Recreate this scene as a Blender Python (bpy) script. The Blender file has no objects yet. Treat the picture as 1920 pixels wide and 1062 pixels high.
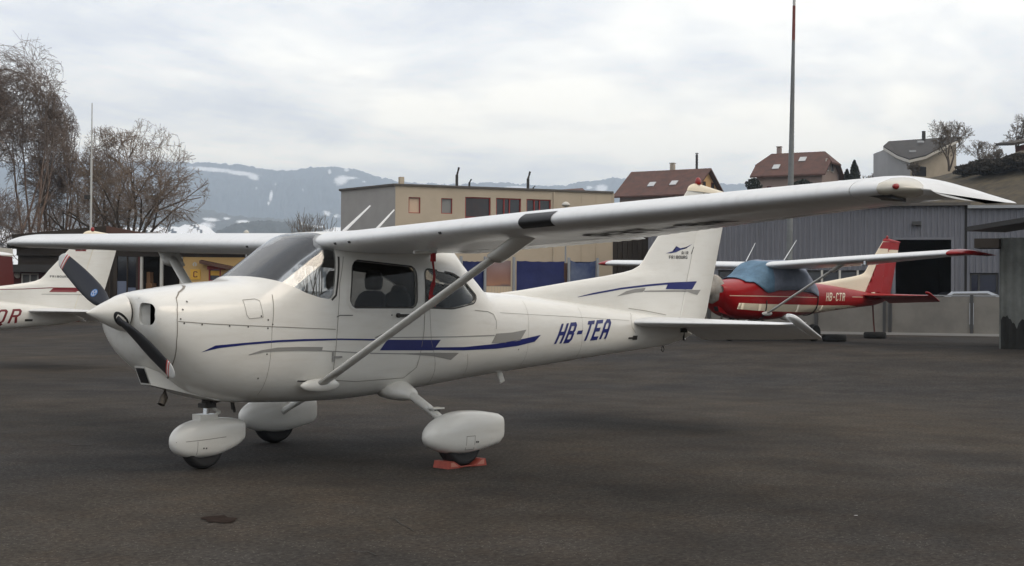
import bpy, bmesh, math, random
import numpy as np
from mathutils import Vector, Matrix, noise as mnoise
from mathutils.bvhtree import BVHTree
from mathutils.interpolate import poly_3d_calc
R = math.radians
random.seed(4)
SC = bpy.context.scene
COL = SC.collection

# ------------------------------------------------------------------ camera
CAM = np.array([-5.38720052, -9.60973501, 1.38466250])
YAW, PITCH, ROLL, FPX = 0.804998218, 0.011002087, 0.00768056438, 2635.39063
_f = np.array([math.sin(YAW)*math.cos(PITCH), math.cos(YAW)*math.cos(PITCH), math.sin(PITCH)])
_r = np.array([math.cos(YAW), -math.sin(YAW), 0.0]); _u = np.cross(_r, _f)
_r2 = math.cos(ROLL)*_r + math.sin(ROLL)*_u; _u2 = -math.sin(ROLL)*_r + math.cos(ROLL)*_u
cd = bpy.data.cameras.new('camera'); co = bpy.data.objects.new('camera', cd); COL.objects.link(co)
cd.sensor_fit = 'HORIZONTAL'; cd.sensor_width = 36; cd.lens = 36*FPX/1920
cd.clip_start = 0.1; cd.clip_end = 40000
co.matrix_world = Matrix(((_r2[0], _u2[0], -_f[0], CAM[0]), (_r2[1], _u2[1], -_f[1], CAM[1]), (_r2[2], _u2[2], -_f[2], CAM[2]), (0, 0, 0, 1)))
SC.camera = co

def G(u, v, dist):
    """world point seen at photo pixel (u,v), dist metres ahead of the camera"""
    return CAM + dist*(_f + (u-960)/FPX*_r2 - (v-531)/FPX*_u2)
def DL(x, y):
    d = np.array([x-CAM[0], y-CAM[1]])
    return d @ _f[:2], d @ _r[:2]

# ------------------------------------------------------------------ world, sun, exposure
W = bpy.data.worlds.new('World'); SC.world = W; W.use_nodes = True
SUN_AZ_VEC = -0.45*_f[:2] + 0.9*_r[:2]
SUN_ROT = math.atan2(SUN_AZ_VEC[0], SUN_AZ_VEC[1])
SUN_EL = R(56)
def world():
    nt = W.node_tree; N = nt.nodes; L = nt.links; N.clear()
    out = N.new('ShaderNodeOutputWorld'); bg = N.new('ShaderNodeBackground'); bg.inputs[1].default_value = 0.1
    sky = N.new('ShaderNodeTexSky'); sky.sky_type = 'NISHITA'; sky.sun_disc = False
    sky.sun_elevation = SUN_EL; sky.sun_rotation = SUN_ROT; sky.air_density = 1.2; sky.dust_density = 1.5
    tc = N.new('ShaderNodeTexCoord'); sep = N.new('ShaderNodeSeparateXYZ'); L.new(tc.outputs['Generated'], sep.inputs[0])
    def M(op, a, b=None, c=None):
        n = N.new('ShaderNodeMath'); n.operation = op
        for i, v in enumerate((a, b, c)):
            if v is None: continue
            if isinstance(v, (int, float)): n.inputs[i].default_value = v
            else: L.new(v, n.inputs[i])
        return n.outputs[0]
    z = M('ADD', M('MAXIMUM', sep.outputs[2], 0.0), 0.20)
    cmb = N.new('ShaderNodeCombineXYZ')
    L.new(M('DIVIDE', sep.outputs[0], z), cmb.inputs[0]); L.new(M('DIVIDE', sep.outputs[1], z), cmb.inputs[1]); cmb.inputs[2].default_value = 3.7
    def noise(scale, detail, rough, dist, off):
        mp = N.new('ShaderNodeMapping'); L.new(cmb.outputs[0], mp.inputs[0]); mp.inputs[1].default_value = off
        n = N.new('ShaderNodeTexNoise'); n.inputs['Scale'].default_value = scale; n.inputs['Detail'].default_value = detail
        n.inputs['Roughness'].default_value = rough; n.inputs['Distortion'].default_value = dist
        L.new(mp.outputs[0], n.inputs['Vector']); return n.outputs['Fac']
    n1 = noise(0.75, 9, 0.55, 0.5, (2.3, 1.2, 0)); n2 = noise(2.6, 8, 0.6, 0.3, (7.1, 4.2, 1)); n3 = noise(0.35, 3, 0.5, 0.0, (1.1, 9.2, 2))
    s = M('ADD', M('MULTIPLY', n1, 0.72), M('MULTIPLY', n2, 0.28))
    cr = N.new('ShaderNodeValToRGB'); L.new(s, cr.inputs[0])
    e = cr.color_ramp.elements
    e[0].position = 0.43; e[0].color = (.59, .61, .655, 1)
    e[1].position = 0.59; e[1].color = (1.12, 1.07, .96, 1)
    m = e.new(0.49); m.color = (.72, .728, .75, 1)
    m = e.new(0.535); m.color = (.88, .865, .835, 1)
    # warmer towards the horizon
    warm = N.new('ShaderNodeMix'); warm.data_type = 'RGBA'; warm.blend_type = 'MULTIPLY'
    fw = N.new('ShaderNodeMapRange'); L.new(sep.outputs[2], fw.inputs[0]); fw.inputs[1].default_value = 0.02; fw.inputs[2].default_value = 0.17; fw.inputs[3].default_value = 1; fw.inputs[4].default_value = 0
    wn = N.new('ShaderNodeMapRange'); L.new(n3, wn.inputs[0]); wn.inputs[1].default_value = 0.35; wn.inputs[2].default_value = 0.6
    L.new(M('MULTIPLY', fw.outputs[0], M('ADD', M('MULTIPLY', wn.outputs[0], 0.5), 0.5)), warm.inputs[0])
    L.new(cr.outputs[0], warm.inputs[6]); warm.inputs[7].default_value = (1.17, 1.05, 0.84, 1)
    ten = N.new('ShaderNodeVectorMath'); ten.operation = 'SCALE'; L.new(warm.outputs[2], ten.inputs[0]); ten.inputs['Scale'].default_value = 14.3
    # a little clear sky between the layers
    mk = N.new('ShaderNodeMapRange'); L.new(s, mk.inputs[0]); mk.inputs[1].default_value = 0.30; mk.inputs[2].default_value = 0.42; mk.inputs[3].default_value = 0.82; mk.inputs[4].default_value = 1.0
    mx = N.new('ShaderNodeMix'); mx.data_type = 'RGBA'; L.new(mk.outputs[0], mx.inputs[0]); L.new(sky.outputs[0], mx.inputs[6]); L.new(ten.outputs[0], mx.inputs[7])
    L.new(mx.outputs[2], bg.inputs[0]); L.new(bg.outputs[0], out.inputs[0])
world()
sd = bpy.data.lights.new('sun', 'SUN'); so = bpy.data.objects.new('sun', sd); COL.objects.link(so)
sd.energy = 1.0; sd.angle = R(30); sd.color = (1.0, 0.84, 0.66)
sv = Vector((math.sin(SUN_ROT)*math.cos(SUN_EL), math.cos(SUN_ROT)*math.cos(SUN_EL), math.sin(SUN_EL)))
so.rotation_euler = sv.to_track_quat('Z', 'Y').to_euler(); so.location = (0, 0, 60)
SC.view_settings.view_transform = 'Standard'; SC.view_settings.look = 'None'; SC.view_settings.gamma = 1
SC.view_settings.exposure = 0.0; SC.view_settings.use_curve_mapping = False
SC.cycles.max_bounces = 8; SC.cycles.volume_bounces = 3; SC.cycles.transparent_max_bounces = 12
SC.cycles.use_adaptive_sampling = True

# ------------------------------------------------------------------ helpers
def tag(o, label=None, cat=None, group=None, kind=None):
    if label: o['label'] = label
    if cat: o['category'] = cat
    if group: o['group'] = group
    if kind: o['kind'] = kind
    return o
def thing(name, loc, label, cat, group=None, rz=0.0):
    o = bpy.data.objects.new(name, None); COL.objects.link(o); o.location = loc; o.rotation_euler = (0, 0, rz)
    o.empty_display_size = 0.2
    return tag(o, label, cat, group)
def newmesh(name, V, F, smooth=False, mi=None):
    me = bpy.data.meshes.new(name); me.from_pydata([tuple(map(float, v)) for v in V], [], F); 
    if mi is not None: me.polygons.foreach_set('material_index', mi)
    if smooth: me.polygons.foreach_set('use_smooth', [True]*len(me.polygons))
    me.update(); return me
def link(name, me, mats, parent=None, loc=None):
    o = bpy.data.objects.new(name, me); COL.objects.link(o)
    if not isinstance(mats, (list, tuple)): mats = [mats]
    while len(me.materials) < len(mats): me.materials.append(mats[len(me.materials)])
    for i, m in enumerate(mats):
        o.material_slots[i].link = 'OBJECT'; o.material_slots[i].material = m
    if parent: o.parent = parent
    if loc is not None: o.location = loc
    return o
class MB:
    def __init__(s): s.V = []; s.F = []; s.M = []; s.S = []
    def add(s, V, F, mi=0, smooth=False):
        n = len(s.V); s.V += [tuple(map(float, v)) for v in V]; s.F += [tuple(i+n for i in f) for f in F]; s.M += [mi]*len(F); s.S += [smooth]*len(F); return s
    def box(s, c, d, rz=0, mi=0, bev=0):
        cx, cy, cz = c; hx, hy, hz = d[0]/2, d[1]/2, d[2]/2; ca, sa = math.cos(rz), math.sin(rz)
        V = [(cx+x*hx*ca-y*hy*sa, cy+x*hx*sa+y*hy*ca, cz+z*hz) for z in (-1, 1) for x, y in ((-1, -1), (1, -1), (1, 1), (-1, 1))]
        return s.add(V, [(3, 2, 1, 0), (4, 5, 6, 7), (0, 1, 5, 4), (1, 2, 6, 5), (2, 3, 7, 6), (3, 0, 4, 7)], mi)
    def hexa(s, P, mi=0):
        return s.add(P, [(3, 2, 1, 0), (4, 5, 6, 7), (0, 1, 5, 4), (1, 2, 6, 5), (2, 3, 7, 6), (3, 0, 4, 7)], mi)
    def wallbox(s, p, q, z0, z1, t, mi=0):
        """upright slab from p to q (xy), thickness t centred"""
        p = np.array(p[:2], float); q = np.array(q[:2], float); d = q-p; L = np.hypot(*d); n = np.array([-d[1], d[0]])/L*t/2
        c = [p-n, q-n, q+n, p+n]
        return s.hexa([(*a, z0) for a in c]+[(*a, z1) for a in c], mi)
    def tube(s, pts, rad, n=10, mi=0, caps=True, flat=None):
        pts = [Vector(p) for p in pts]
        if not isinstance(rad, (list, tuple)): rad = [rad]*len(pts)
        V = []; F = []
        ref = Vector((0, 0, 1))
        for i, p in enumerate(pts):
            d = (pts[min(i+1, len(pts)-1)]-pts[max(i-1, 0)]).normalized()
            a = d.cross(ref if abs(d.dot(ref)) < .95 else Vector((1, 0, 0))).normalized(); b = a.cross(d)
            for k in range(n):
                t = 2*math.pi*k/n; V.append(p + rad[i]*(math.cos(t)*a*(flat or 1) + math.sin(t)*b))
        for i in range(len(pts)-1):
            for k in range(n):
                k2 = (k+1) % n; F.append((i*n+k, i*n+k2, (i+1)*n+k2, (i+1)*n+k))
        s.add(V, F, mi, True)
        if caps: s.add(V[:n], [tuple(range(n))], mi); s.add(V[-n:], [tuple(range(n))[::-1]], mi)
        return s
    def lathe(s, prof, n=32, mi=0, axis='x', at=(0, 0, 0), smooth=True):
        V = []; F = []
        for a, r in prof:
            for k in range(n):
                t = 2*math.pi*k/n; c, q = r*math.cos(t), r*math.sin(t)
                v = {'x': (a, c, q), 'y': (c, a, q), 'z': (c, q, a)}[axis]
                V.append((v[0]+at[0], v[1]+at[1], v[2]+at[2]))
        for i in range(len(prof)-1):
            for k in range(n): k2 = (k+1) % n; F.append((i*n+k, i*n+k2, (i+1)*n+k2, (i+1)*n+k))
        return s.add(V, F, mi, smooth)
    def mesh(s, name):
        me = bpy.data.meshes.new(name); me.from_pydata(s.V, [], s.F)
        me.polygons.foreach_set('material_index', s.M); me.polygons.foreach_set('use_smooth', s.S); me.update()
        return me
    def build(s, name, mats, parent=None, loc=None):
        return link(name, s.mesh(name), mats, parent, loc)

def loft(rings, cap0=True, cap1=True):
    n = len(rings[0]); V = [p for r in rings for p in r]; F = []
    for i in range(len(rings)-1):
        for k in range(n): k2 = (k+1) % n; F.append((i*n+k, i*n+k2, (i+1)*n+k2, (i+1)*n+k))
    if cap0: F.append(tuple(range(n))[::-1])
    if cap1: F.append(tuple((len(rings)-1)*n+k for k in range(n)))
    return V, F
def recalc(me):
    bm = bmesh.new(); bm.from_mesh(me); bmesh.ops.recalc_face_normals(bm, faces=bm.faces); bm.to_mesh(me); bm.free(); me.update(); return me
def autosmooth(me, ang=35):
    try:
        me.polygons.foreach_set('use_smooth', [True]*len(me.polygons)); me.set_sharp_from_angle(angle=R(ang))
    except Exception: pass
    return me
def pchip(xs, ys, x):
    xs = np.array(xs, float); ys = np.array(ys, float); h = np.diff(xs); d = np.diff(ys)/h; m = np.zeros(len(xs))
    for i in range(1, len(xs)-1):
        if d[i-1]*d[i] > 0:
            w1 = 2*h[i]+h[i-1]; w2 = h[i]+2*h[i-1]; m[i] = (w1+w2)/(w1/d[i-1]+w2/d[i])
    m[0] = d[0]; m[-1] = d[-1]
    x = np.clip(np.asarray(x, float), xs[0], xs[-1]); k = np.clip(np.searchsorted(xs, x)-1, 0, len(h)-1); t = (x-xs[k])/h[k]
    return (2*t**3-3*t**2+1)*ys[k]+(t**3-2*t**2+t)*h[k]*m[k]+(-2*t**3+3*t**2)*ys[k+1]+(t**3-t**2)*h[k]*m[k+1]
def sm(a, b, x):
    t = min(max((x-a)/(b-a), 0), 1); return t*t*(3-2*t)

# ------------------------------------------------------------------ materials
def mat(name, col, rough=.6, metal=0.0, spec=.5, coat=0.0, var=0.0, vscale=3.0, bump=0.0, bscale=40.0, col2=None, alpha=None, detail=6):
    m = bpy.data.materials.new(name); m.use_nodes = True; nt = m.node_tree; N = nt.nodes; L = nt.links
    b = N['Principled BSDF']; b.inputs['Base Color'].default_value = (*col, 1); b.inputs['Roughness'].default_value = rough
    b.inputs['Metallic'].default_value = metal; b.inputs['Specular IOR Level'].default_value = spec
    b.inputs['Coat Weight'].default_value = coat; b.inputs['Coat Roughness'].default_value = .06
    if var or col2 or bump:
        tc = N.new('ShaderNodeTexCoord'); vec = tc.outputs['Object']
    if var or col2:
        n = N.new('ShaderNodeTexNoise'); n.inputs['Scale'].default_value = vscale; n.inputs['Detail'].default_value = detail; n.inputs['Roughness'].default_value = .65
        L.new(vec, n.inputs['Vector']); cr = N.new('ShaderNodeValToRGB'); L.new(n.outputs['Fac'], cr.inputs[0])
        c2 = col2 or tuple(c*(1-var) for c in col)
        cr.color_ramp.elements[0].position = .35; cr.color_ramp.elements[0].color = (*c2, 1)
        cr.color_ramp.elements[1].position = .62; cr.color_ramp.elements[1].color = (*col, 1); L.new(cr.outputs[0], b.inputs['Base Color'])
    if bump:
        n = N.new('ShaderNodeTexNoise'); n.inputs['Scale'].default_value = bscale; n.inputs['Detail'].default_value = 4; L.new(vec, n.inputs['Vector'])
        bp = N.new('ShaderNodeBump'); bp.inputs['Strength'].default_value = bump; bp.inputs['Distance'].default_value = .02
        L.new(n.outputs['Fac'], bp.inputs['Height']); L.new(bp.outputs[0], b.inputs['Normal'])
    return m
def glassmat(name, tint, gloss=(1, 1, 1), rough=.02, ior=1.5, boost=0.0):
    m = bpy.data.materials.new(name); m.use_nodes = True; nt = m.node_tree; N = nt.nodes; L = nt.links; N.clear()
    o = N.new('ShaderNodeOutputMaterial'); t = N.new('ShaderNodeBsdfTransparent'); t.inputs[0].default_value = (*tint, 1)
    g = N.new('ShaderNodeBsdfGlossy'); g.inputs['Color'].default_value = (*gloss, 1); g.inputs['Roughness'].default_value = rough
    f = N.new('ShaderNodeFresnel'); f.inputs[0].default_value = ior
    ad = N.new('ShaderNodeMath'); ad.operation = 'ADD'; ad.use_clamp = True; ad.inputs[1].default_value = boost; L.new(f.outputs[0], ad.inputs[0])
    mx = N.new('ShaderNodeMixShader'); L.new(ad.outputs[0], mx.inputs[0]); L.new(t.outputs[0], mx.inputs[1]); L.new(g.outputs[0], mx.inputs[2]); L.new(mx.outputs[0], o.inputs[0])
    return m
def paintmat(name, col, dirt=(.45, .40, .32), ripple=.05, rs=(3, 1.5, 3)):
    m = bpy.data.materials.new(name); m.use_nodes = True; nt = m.node_tree; N = nt.nodes; L = nt.links
    b = N['Principled BSDF']; b.inputs['Roughness'].default_value = .32; b.inputs['Coat Weight'].default_value = .6; b.inputs['Coat Roughness'].default_value = .09
    tc = N.new('ShaderNodeTexCoord')
    n = N.new('ShaderNodeTexNoise'); n.inputs['Scale'].default_value = 1.6; n.inputs['Detail'].default_value = 8; n.inputs['Roughness'].default_value = .7; L.new(tc.outputs['Object'], n.inputs['Vector'])
    mp = N.new('ShaderNodeMapping'); mp.inputs['Scale'].default_value = (1.5, 9, 9); L.new(tc.outputs['Object'], mp.inputs[0])
    n2 = N.new('ShaderNodeTexNoise'); n2.inputs['Scale'].default_value = 2.2; n2.inputs['Detail'].default_value = 6; L.new(mp.outputs[0], n2.inputs['Vector'])
    r = N.new('ShaderNodeMapRange'); L.new(n.outputs['Fac'], r.inputs[0]); r.inputs[1].default_value = .45; r.inputs[2].default_value = .8; r.inputs[3].default_value = 0.0; r.inputs[4].default_value = .13
    r2 = N.new('ShaderNodeMapRange'); L.new(n2.outputs['Fac'], r2.inputs[0]); r2.inputs[1].default_value = .5; r2.inputs[2].default_value = .85; r2.inputs[3].default_value = 0.0; r2.inputs[4].default_value = .24
    ad = N.new('ShaderNodeMath'); ad.operation = 'ADD'; L.new(r.outputs[0], ad.inputs[0]); L.new(r2.outputs[0], ad.inputs[1])
    mx = N.new('ShaderNodeMix'); mx.data_type = 'RGBA'; L.new(ad.outputs[0], mx.inputs[0]); mx.inputs[6].default_value = (*col, 1); mx.inputs[7].default_value = (*dirt, 1)
    L.new(mx.outputs[2], b.inputs['Base Color'])
    mq = N.new('ShaderNodeMapping'); mq.inputs['Scale'].default_value = rs; L.new(tc.outputs['Object'], mq.inputs[0])
    nq = N.new('ShaderNodeTexNoise'); nq.inputs['Scale'].default_value = 1.0; nq.inputs['Detail'].default_value = 3; L.new(mq.outputs[0], nq.inputs['Vector'])
    bq = N.new('ShaderNodeBump'); bq.inputs['Strength'].default_value = 1.0; bq.inputs['Distance'].default_value = ripple*.1; L.new(nq.outputs['Fac'], bq.inputs['Height']); L.new(bq.outputs[0], b.inputs['Normal']); L.new(bq.outputs[0], b.inputs['Coat Normal'])
    rr = N.new('ShaderNodeMapRange'); L.new(n.outputs['Fac'], rr.inputs[0]); rr.inputs[3].default_value = .22; rr.inputs[4].default_value = .45; L.new(rr.outputs[0], b.inputs['Roughness'])
    return m
M = {}
M['white'] = paintmat('white_paint', (.715, .703, .66))
M['wing_white'] = paintmat('wing_white_paint', (.70, .71, .715), (.35, .34, .32), .012, (4, 1.6, 3))
M['wing_white'].node_tree.nodes['Principled BSDF'].inputs['Coat Weight'].default_value = .15
M['flap_white'] = paintmat('flap_white_paint', (.70, .71, .715), (.35, .34, .32), .13, (9, 1.2, 3))
M['cream'] = paintmat('cream_paint', (.80, .70, .53))
M['red'] = paintmat('red_paint', (.30, .006, .008), (.14, .008, .008))
M['red'].node_tree.nodes['Principled BSDF'].inputs['Coat Weight'].default_value = .1; M['red'].node_tree.nodes['Principled BSDF'].inputs['Specular IOR Level'].default_value = .25
M['maroon'] = mat('maroon_vinyl', (.16, .012, .018), .4)
M['navy'] = mat('navy_vinyl', (.010, .016, .13), .35)
M['grey_vinyl'] = mat('grey_vinyl', (.27, .265, .25), .4)
M['seam'] = mat('seam', (.22, .20, .17), .8)
M['rivet'] = mat('rivet', (.06, .055, .05), .6)
M['black'] = mat('black_paint', (.012, .012, .013), .45)
M['blade'] = mat('blade_black', (.012, .012, .014), .45, spec=.35)
M['blade_grey'] = mat('blade_grey', (.013, .015, .024), .5, spec=.35)
M['blade_white'] = mat('blade_tip_white', (.6, .6, .58), .4)
M['blade_red'] = mat('blade_tip_red', (.45, .06, .05), .4)
M['logo_blue'] = mat('logo_blue', (.03, .16, .45), .4)
M['rubber'] = mat('tyre_rubber', (.014, .014, .015), .75, var=.3, vscale=20)
M['chrome'] = mat('chrome', (.7, .7, .7), .15, metal=1)
M['steel'] = mat('steel', (.35, .34, .32), .4, metal=.9)
M['exhaust'] = mat('exhaust_metal', (.10, .085, .07), .55, metal=.6, var=.4, vscale=20)
M['dark_hw'] = mat('dark_hardware', (.035, .032, .029), .6)
M['interior'] = mat('cabin_lining', (.014, .0135, .013), .9, spec=.2)
M['seat'] = mat('seat_fabric', (.02, .02, .024), .9, var=.3, vscale=30)
M['glass'] = glassmat('cabin_glass', (.82, .82, .81), ior=1.20, boost=.0)
M['windshield'] = glassmat('windshield_glass', (.80, .81, .81), ior=1.5, boost=.045, rough=.07)
M['lens'] = mat('lamp_lens', (.50, .47, .40), .15, coat=.5)
M['navred'] = mat('nav_light_red', (.28, .015, .012), .35, coat=.2)
M['ribbon'] = mat('red_ribbon', (.40, .015, .02), .7, var=.3, vscale=30)
M['chock'] = mat('chock_red', (.40, .075, .05), .6, var=.25, vscale=25)
M['chock_light'] = mat('chock_worn', (.48, .20, .15), .7)

# ------------------------------------------------------------------ light aircraft, built once and shared by all three
FT = [ # x, top, bottom, half width, widest z, top exponent, bottom exponent
 (.330, 1.365, 1.040, .330, 1.22, 2.5, 2.1), (.340, 1.382, 1.000, .365, 1.21, 2.5, 2.1), (.365, 1.398, .945, .395, 1.20, 2.5, 2.1),
 (.41, 1.412, .885, .420, 1.18, 2.5, 2.15), (.48, 1.427, .822, .445, 1.16, 2.5, 2.2), (.60, 1.446, .725, .470, 1.13, 2.5, 2.3), (.75, 1.467, .630, .492, 1.10, 2.5, 2.5),
 (1.0, 1.497, .560, .518, 1.09, 2.55, 2.8), (1.22, 1.517, .528, .533, 1.09, 2.65, 3.0), (1.27, 1.530, .524, .536, 1.09, 2.65, 3.0), (1.42, 1.612, .518, .540, 1.09, 2.7, 3.1), (1.6, 1.728, .512, .546, 1.09, 2.9, 3.2),
 (1.8, 1.853, .506, .552, 1.09, 3.3, 3.3), (1.95, 1.925, .503, .556, 1.09, 3.8, 3.3), (2.2, 1.948, .503, .558, 1.09, 4.3, 3.3), (2.7, 1.955, .530, .556, 1.09, 4.3, 3.2),
 (3.1, 1.945, .560, .545, 1.09, 4.1, 3.0), (3.42, 1.885, .588, .520, 1.09, 3.8, 2.8), (3.55, 1.775, .600, .505, 1.085, 3.6, 2.7), (3.75, 1.610, .617, .480, 1.08, 3.3, 2.6), (3.93, 1.475, .632, .455, 1.075, 3.0, 2.5), (4.02, 1.452, .640, .442, 1.07, 2.9, 2.5),
 (4.4, 1.435, .668, .393, 1.06, 2.8, 2.4), (5.0, 1.390, .715, .325, 1.05, 2.7, 2.3), (5.6, 1.335, .765, .263, 1.045, 2.6, 2.3), (6.3, 1.268, .818, .200, 1.04, 2.5, 2.2),
 (7.0, 1.195, .872, .138, 1.04, 2.4, 2.2), (7.3, 1.160, .925, .108, 1.045, 2.3, 2.1), (7.5, 1.130, .975, .082, 1.05, 2.2, 2.0), (7.62, 1.095, 1.015, .045, 1.055, 2.0, 2.0)]
FTa = np.array(FT)
def fus_ring(x, n=72, off=0.0):
    zt, zb, hw, zc, nt_, nb = [float(pchip(FTa[:, 0], FTa[:, i], x)) for i in range(1, 7)]
    out = []
    for k in range(n):
        t = 2*math.pi*(k+.5)/n; c, s = math.cos(t), math.sin(t); e = nt_ if s > 0 else nb
        y = (hw+off)*math.copysign(abs(c)**(2/e), c); z = zc+((zt+off-zc) if s > 0 else (zc-zb+off))*math.copysign(abs(s)**(2/e), s)
        out.append((x, y, z))
    return out
def fus_xs():
    a = list(np.linspace(.33, .5, 9))+list(np.linspace(.55, 1.2, 11))+list(np.linspace(1.25, 2.1, 20))+list(np.linspace(2.2, 3.3, 10))+list(np.linspace(3.4, 4.05, 15))+list(np.linspace(4.25, 7.2, 20))+[7.3, 7.4, 7.5, 7.56, 7.6, 7.62]
    return a
def fus_mesh(off=0.0):
    V, F = loft([fus_ring(x, off=off) for x in fus_xs()]); me = newmesh('fus', V, F, True); return recalc(me)
def bvh_of(me):
    return BVHTree.FromPolygons([v.co.copy() for v in me.vertices], [tuple(p.vertices) for p in me.polygons])
FUS = fus_mesh(); FUS_BVH = bvh_of(FUS); FUS_N = [v.normal.copy() for v in FUS.vertices]

def rounded(poly, r=.05, k=4):
    out = []; n = len(poly)
    for i in range(n):
        p0, p, p1 = [Vector(poly[j % n]) for j in (i-1, i, i+1)]
        a = (p0-p); b = (p1-p); rr = min(r, a.length*.45, b.length*.45); A = p+a.normalized()*rr; B = p+b.normalized()*rr
        for j in range(k+1):
            t = j/k; out.append(tuple((1-t)**2*A+2*t*(1-t)*p+t*t*B))
    return out
WIN_DOOR = rounded([(2.095, 1.305), (2.835, 1.305), (2.835, 1.645), (2.14, 1.690)], .055)
WIN_REAR = rounded([(2.955, 1.305), (3.30, 1.295), (3.60, 1.345), (3.635, 1.40), (3.47, 1.53), (3.31, 1.60), (2.955, 1.635)], .05)
WIN_SHIELD = [(1.05, 1.62), (1.25, 1.565), (1.33, 1.548), (1.451, 1.512), (1.555, 1.466), (1.662, 1.415), (1.785, 1.380), (1.875, 1.368), (1.905, 1.378), (1.925, 1.41), (1.985, 1.76), (1.985, 2.3), (1.05, 2.3)]
WIN_BACK = [(3.53, 1.70), (3.66, 1.60), (3.92, 1.475), (3.95, 1.50), (3.9, 2.1), (3.53, 2.1)]
def prism(poly, y0, y1, axis='y'):
    n = len(poly)
    if axis == 'y': V = [(x, y0, z) for x, z in poly]+[(x, y1, z) for x, z in poly]
    else: V = [(y0, a, b) for a, b in poly]+[(y1, a, b) for a, b in poly]
    F = [tuple(range(n)), tuple(range(n, 2*n))[::-1]]+[(i, (i+1) % n, n+(i+1) % n, n+i) for i in range(n)]
    return V, F
def boolean(me_a, cutters, op):
    """cutters: list of (V,F)"""
    mb = MB()
    for V, F in cutters: mb.add(V, F)
    cm = recalc(mb.mesh('cut'))
    a = bpy.data.objects.new('tmp_a', me_a); b = bpy.data.objects.new('tmp_b', cm); COL.objects.link(a); COL.objects.link(b)
    md = a.modifiers.new('b', 'BOOLEAN'); md.object = b; md.operation = op; md.solver = 'EXACT'; md.use_self = False
    dg = bpy.context.evaluated_depsgraph_get(); dg.update()
    me = bpy.data.meshes.new_from_object(a.evaluated_get(dg)); bpy.data.objects.remove(a); bpy.data.objects.remove(b)
    return me
def shell(off, thick):
    """closed thin shell made of two lofts, joined at the ends"""
    xs = fus_xs(); n = 72
    V1, F1 = loft([fus_ring(x, off=off) for x in xs], True, True)
    xs2 = [min(max(x, .33+thick), 7.62-thick) for x in xs]
    V2, F2 = loft([fus_ring(x, off=off-thick) for x in xs2], True, True)
    # drop duplicate inner end rings by spreading them slightly
    V2 = [(v[0]+1e-4*(i//n), v[1], v[2]) for i, v in enumerate(V2)]
    F = list(F1)+[tuple(len(V1)+i for i in f[::-1]) for f in F2]
    me = newmesh('shell', V1+V2, F, True, [0]*len(F1)+[1]*len(F2))
    return me
INLETS = []
for s in (-1, 1):
    pl = rounded([(s*.195, 1.165), (s*.36, 1.165), (s*.385, 1.20), (s*.375, 1.285), (s*.335, 1.325), (s*.205, 1.335)], .05)
    INLETS.append(prism(pl, .2, .47, 'x'))
def smooth_fix(me, tol=.004):
    nl = [None]*len(me.loops)
    polys = [tuple(p.vertices) for p in FUS.polygons]; fv = [v.co for v in FUS.vertices]
    cache = {}
    for p in me.polygons:
        pn = p.normal
        for li in p.loop_indices:
            vi = me.loops[li].vertex_index
            if vi not in cache:
                co_ = me.vertices[vi].co; loc, nr, fi, d = FUS_BVH.find_nearest(co_)
                w = poly_3d_calc([fv[j] for j in polys[fi]], loc); nn = Vector((0, 0, 0))
                for j, ww in zip(polys[fi], w): nn += FUS_N[j]*ww
                cache[vi] = (nn.normalized(), d)
            nn, d = cache[vi]
            if p.normal.dot(nn) > .55: nl[li] = nn
            elif p.normal.dot(nn) < -.55: nl[li] = -nn
            else: nl[li] = pn.copy()
    me.normals_split_custom_set([tuple(n) for n in nl]); return me
CACHE = {}
def cached(key, fn):
    if key not in CACHE: CACHE[key] = fn()
    return CACHE[key]
def body_mesh():
    me = shell(0.0, .02)
    me = boolean(me, [prism(WIN_DOOR, -.9, .9), prism(WIN_REAR, -.9, .9), prism(WIN_SHIELD, -.9, .9), prism(WIN_BACK, -.9, .9)]+INLETS, 'DIFFERENCE')
    # cut walls take the lining material
    return smooth_fix(me)
def glass_mesh(poly, y0, y1):
    me = boolean(shell(-.003, .012), [prism(poly, y0, y1)], 'INTERSECT'); smooth_fix(me); return me

# decals: flat artwork laid on the skin, 3 mm proud
def lay(polys, side=-1, off=.003, bvh=None, step=.12, name='decal'):
    zstep = min(step, .05)
    bvh = bvh or FUS_BVH; bm = bmesh.new()
    for P in polys:
        vs = [bm.verts.new((x, 0, z)) for x, z in P]
        try: bm.faces.new(vs)
        except Exception: pass
    bmesh.ops.triangulate(bm, faces=bm.faces[:])
    xs = [v.co.x for v in bm.verts]; zs = [v.co.z for v in bm.verts]
    x = math.floor(min(xs)/step)*step
    while x < max(xs):
        bmesh.ops.bisect_plane(bm, geom=bm.verts[:]+bm.edges[:]+bm.faces[:], plane_co=(x, 0, 0), plane_no=(1, 0, 0)); x += step
    z = math.floor(min(zs)/zstep)*zstep
    while z < max(zs):
        bmesh.ops.bisect_plane(bm, geom=bm.verts[:]+bm.edges[:]+bm.faces[:], plane_co=(0, 0, z), plane_no=(0, 0, 1)); z += zstep
    for v in bm.verts:
        hit, nr, i, d = bvh.ray_cast(Vector((v.co.x, side*3, v.co.z)), Vector((0, -side, 0)))
        if hit is None:
            hit, nr, i, d = bvh.find_nearest(Vector((v.co.x, side*.3, v.co.z)))
        if nr.y*side < 0: nr = -nr
        v.co = hit+nr*off
    me = bpy.data.meshes.new(name); bm.to_mesh(me); bm.free()
    me.polygons.foreach_set('use_smooth', [True]*len(me.polygons)); me.update()
    return me
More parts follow.
